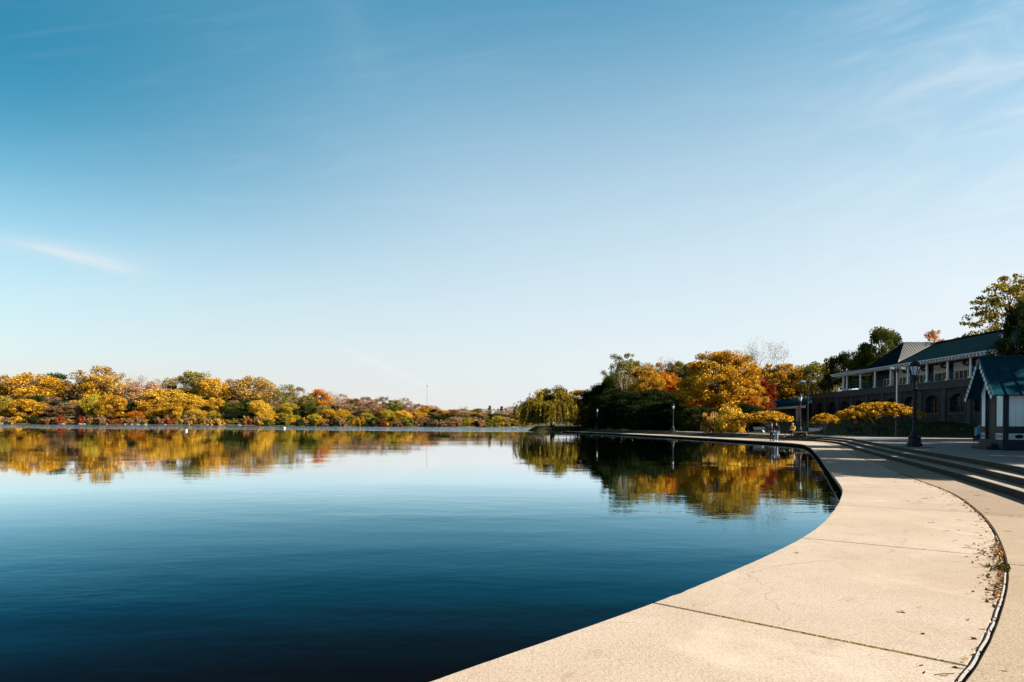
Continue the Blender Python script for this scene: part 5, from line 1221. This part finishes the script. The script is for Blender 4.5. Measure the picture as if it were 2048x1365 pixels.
def dog(loc, rz, s, mat, label, sitp=False):
    e = empty('dog', loc, rz, ); tag(e, label, 'dog'); J = {}; 
    def P(n_, x, y, z, r): J[n_] = ((x*s, y*s, z*s), (r[0]*s, r[1]*s) if isinstance(r, tuple) else r*s)
    P('hip', 0, .3, .5, (.1, .11)); P('belly', 0, .05, .49, (.09, .1)); P('chest', 0, -.22, .49, (.11, .15)); P('neck', 0, -.38, .62, .075); P('head', 0, -.48, .72, .075); P('muz', 0, -.6, .68, .04); P('nose', 0, -.66, .67, .025)
    P('t1', 0, .42, .52, .03); P('t2', 0, .56, .45, .022); P('t3', 0, .66, .5, .012)
    B_ = [('belly', 'hip'), ('belly', 'chest'), ('chest', 'neck'), ('neck', 'head'), ('head', 'muz'), ('muz', 'nose'), ('hip', 't1'), ('t1', 't2'), ('t2', 't3')]
    for q_, n_ in ((-1, 'l'), (1, 'r')):
        P('ear'+n_, q_*.06, -.44, .8, .02); B_.append(('head', 'ear'+n_))
        P('s'+n_, q_*.08, -.24, .4, .05); P('w'+n_, q_*.08, -.23+q_*.04, .2, .028); P('p'+n_, q_*.08, -.27+q_*.05, .03, .03); B_ += [('chest', 's'+n_), ('s'+n_, 'w'+n_), ('w'+n_, 'p'+n_)]
        P('k'+n_, q_*.09, .22, .34, .055); P('h'+n_, q_*.09, .38, .2, .026); P('f'+n_, q_*.09, .32-q_*.04, .03, .03); B_ += [('hip', 'k'+n_), ('k'+n_, 'h'+n_), ('h'+n_, 'f'+n_)]
    skin_mesh('body', J, B_, mat, e, 1)
    MB().lathe([(.085*s, 0), (.09*s, .02*s), (.085*s, .04*s)], 10, (0, -.36*s, .57*s)).obj('collar', C_WHITE, e); return e
dx, dy, _ = at(1563, 66.8); dog((dx, dy, 0), 1.75, .85, cloth('black_fur', (.012, .011, .011)), 'black dog standing beside the couple on the walk')
dx, dy, _ = at(1527, 92.5); dog((dx, dy, TER), -.8, .6, cloth('white_fur', (.7, .68, .64)), 'small white dog on the terrace behind the couple')

# ------------------------------------------------------------------ buoys, mast, far guard rail
for (px, Y, r, lab) in ((373, 125, .2, 'white ball buoy nearer the camera, left of the other buoy'), (569, 185, .32, 'white ball buoy in the rippled band of water, right of the other buoy')):
    X = XY(px, Y)[0]; e = empty('buoy', (X, Y, WATER)); tag(e, lab, 'buoy', 'white buoys on the lake')
    MB().lathe([(r*math.sin(t), -r*math.cos(t) + r*.55) for t in np.linspace(.1, 3.04, 12)], 16).obj('float', M_BUOY, e, smooth=True); MB().lathe([(r*.25, r*1.5), (r*.25, r*1.75), (r*.12, r*1.8)], 8).obj('ring', M_STEEL, e)
X, Y = XY(854, 760); e = empty('radio_mast', (X, Y, 8)); tag(e, 'thin grey lattice radio mast far beyond the trees', 'mast'); Hm = ZZ(854, 768, 760) - 8; m_ = MB()
for k in range(3):
    t = k*2.094; a = (.75*math.cos(t), .75*math.sin(t)); m_.tube([(a[0]*1.3, a[1]*1.3, 0), (a[0]*.35, a[1]*.35, Hm)], .09, 4)
    t2 = (k+1)*2.094; b = (.75*math.cos(t2), .75*math.sin(t2))
    for j in range(22):
        z1 = Hm*j/22; z2 = Hm*(j+1)/22; f1 = 1.3-.95*j/22; f2 = 1.3-.95*(j+1)/22; m_.beam((a[0]*f1, a[1]*f1, z1), (b[0]*f2, b[1]*f2, z2), .06, .06)
m_.obj('lattice', M_STEEL, e); MB().lathe([(.8, Hm-3.2), (.8, Hm-2.2)], 8).obj('aerial_drum', M_STEEL, e)
e = empty('guard_rail', (0, 0, 0)); tag(e, 'pale guard rail along the road on the far bank at the left', 'guard rail'); gr = MB(); ps = MB(); P0 = None
for px in range(110, 181, 7):
    Y = Yfar(px)+33; X = XY(px, Y)[0]; z = ZZ(px, 804.5, Y)
    if P0: gr.beam(P0, (X, Y, z), .12, .55)
    ps.box(X-.1, X+.1, Y-.1, Y+.1, bankz(33, px)-.3, z+.2); P0 = (X, Y, z)
gr.obj('rail', M_STRIP, e); ps.obj('posts', M_STEEL, e)

# ------------------------------------------------------------------ litter: leaves, twigs, weeds
rng = np.random.default_rng(77)
def litter(name, P, size, colr, up, label, cat, el=1.4):
    me = leaves(name, P, size, rng.uniform(.1, .9, len(P)), rng, up, el); o_ = link(name, me, FOL[colr]); tag(o_, label, cat, kind='stuff'); return o_
def along(n, s0_, s1_, lo, hi, zs):
    m0 = (s0_ + s1_) / 2; s = m0 + (s1_ - s0_) * .5 * np.clip(rng.normal(0, .62, n), -1.7, 1.7); C = np.array([at_arc(Jc, q_) for q_ in s]); Nn = np.array([at_arc(EN, q_) for q_ in s]); o_ = hi - (hi - lo) * np.minimum(rng.exponential(.38, n), 1.6)
    return np.c_[C + Nn*o_[:, None], rng.uniform(.004, zs, n)]
sB = ARC[np.argmin(np.hypot(*(Jc - np.array(G(2000, 1090))).T))]; sC = ARC[np.argmin(np.hypot(*(Jc - np.array(G(2010, 1180))).T))]
sM = (sB + sC) / 2
P = np.concatenate([along(250, sM, sB+.3, -.17, .0, .035), along(160, sC-.6, sM, -.12, .0, .025), along(130, sj0, sC-.5, -.13, .02, .012), along(300, sB, sj1+6, -.12, .02, .012)])
litter('dry_leaf_litter', P, .026, 'litter', .5, 'dry brown and tan leaf bits gathered along the long joint in the walk', 'leaf litter')
P = np.concatenate([along(80, sM-.28, sM+.02, -.08, .04, .025)]); litter('joint_weeds', P, .03, 'green', .3, 'small green weeds growing out of the long joint', 'weeds', 2.2)
P = []
for _ in range(110):
    s_ = rng.uniform(ARC[6], ARC[-60]) if _ % 3 else rng.uniform(near_s-4, s600+4); a = at_arc(EDGE, s_); b = at_arc(Sc, s_); t = rng.uniform(.03, .97); P.append((*(a+(b-a)*t), .008))
litter('fallen_leaves', np.array(P), .03, 'litter', 1.2, 'scattered dry fallen leaves lying on the sunlit walk', 'fallen leaves', 1.3)
tw = MB()
for _ in range(60):
    s_ = rng.uniform(near_s-4, s600+8); a = at_arc(EDGE, s_); b = at_arc(Sc, s_); t = rng.uniform(.35, .97); c = a+(b-a)*t; th_ = rng.normal(0, .5); ln = rng.uniform(.02, .07)
    d = np.array([math.cos(th_), math.sin(th_)])*ln; tw.tube([(*(c-d), .004), (*(c+rng.normal(0, .006, 2)), .008), (*(c+d), .004)], .0022, 4)
tag(tw.obj('twigs', M_BARK), 'thin dry twigs scattered over the pale concrete slabs', 'twigs', kind='stuff')
# moss in the nearest cross joint
ss = near_s; a = at_arc(EDGE, ss); b = at_arc(Jc, ss); n = 900; t = rng.uniform(0.25, 1, n); C = a + (b-a)*t[:, None]
litter('joint_moss', np.c_[C + rng.normal(0, .004, (n, 2)), rng.uniform(-.015, .002, n)], .012, 'yellow-green', .5, 'yellow-green moss filling the nearest cross joint of the walk', 'moss', 1.0)
# grass tufts at the lawn edge and under the willow
P = []
for _ in range(9000):
    px = rng.uniform(1060, 1950); Y = rng.uniform(70, 170); X = XY(px, Y)[0]; P.append((X, Y))
P = np.array(P); Z = land_z(P[:, 0], P[:, 1]); ok = Z > .3; P = np.c_[P[ok], Z[ok] + .05]
litter('grass_tufts', P, .14, 'olive', 0.0, 'uneven grass and fallen yellow leaves over the lawn', 'grass', 1.6)

# leaves floating against the quay
P = []
for _ in range(70):
    s_ = ARC[np.argmin(np.hypot(EDGE[:, 0]-G(1660, 945)[0], EDGE[:, 1]-G(1660, 945)[1]))] + rng.normal(0, 4); a = at_arc(EDGE, s_); n_ = at_arc(EN, s_); P.append((*(a - n_*abs(rng.normal(0, .25)+.05)), WATER + .006))
litter('floating_leaves', np.array(P), .06, 'golden', 3.0, 'yellow leaves floating on the water against the quay', 'floating leaves', 1.2)
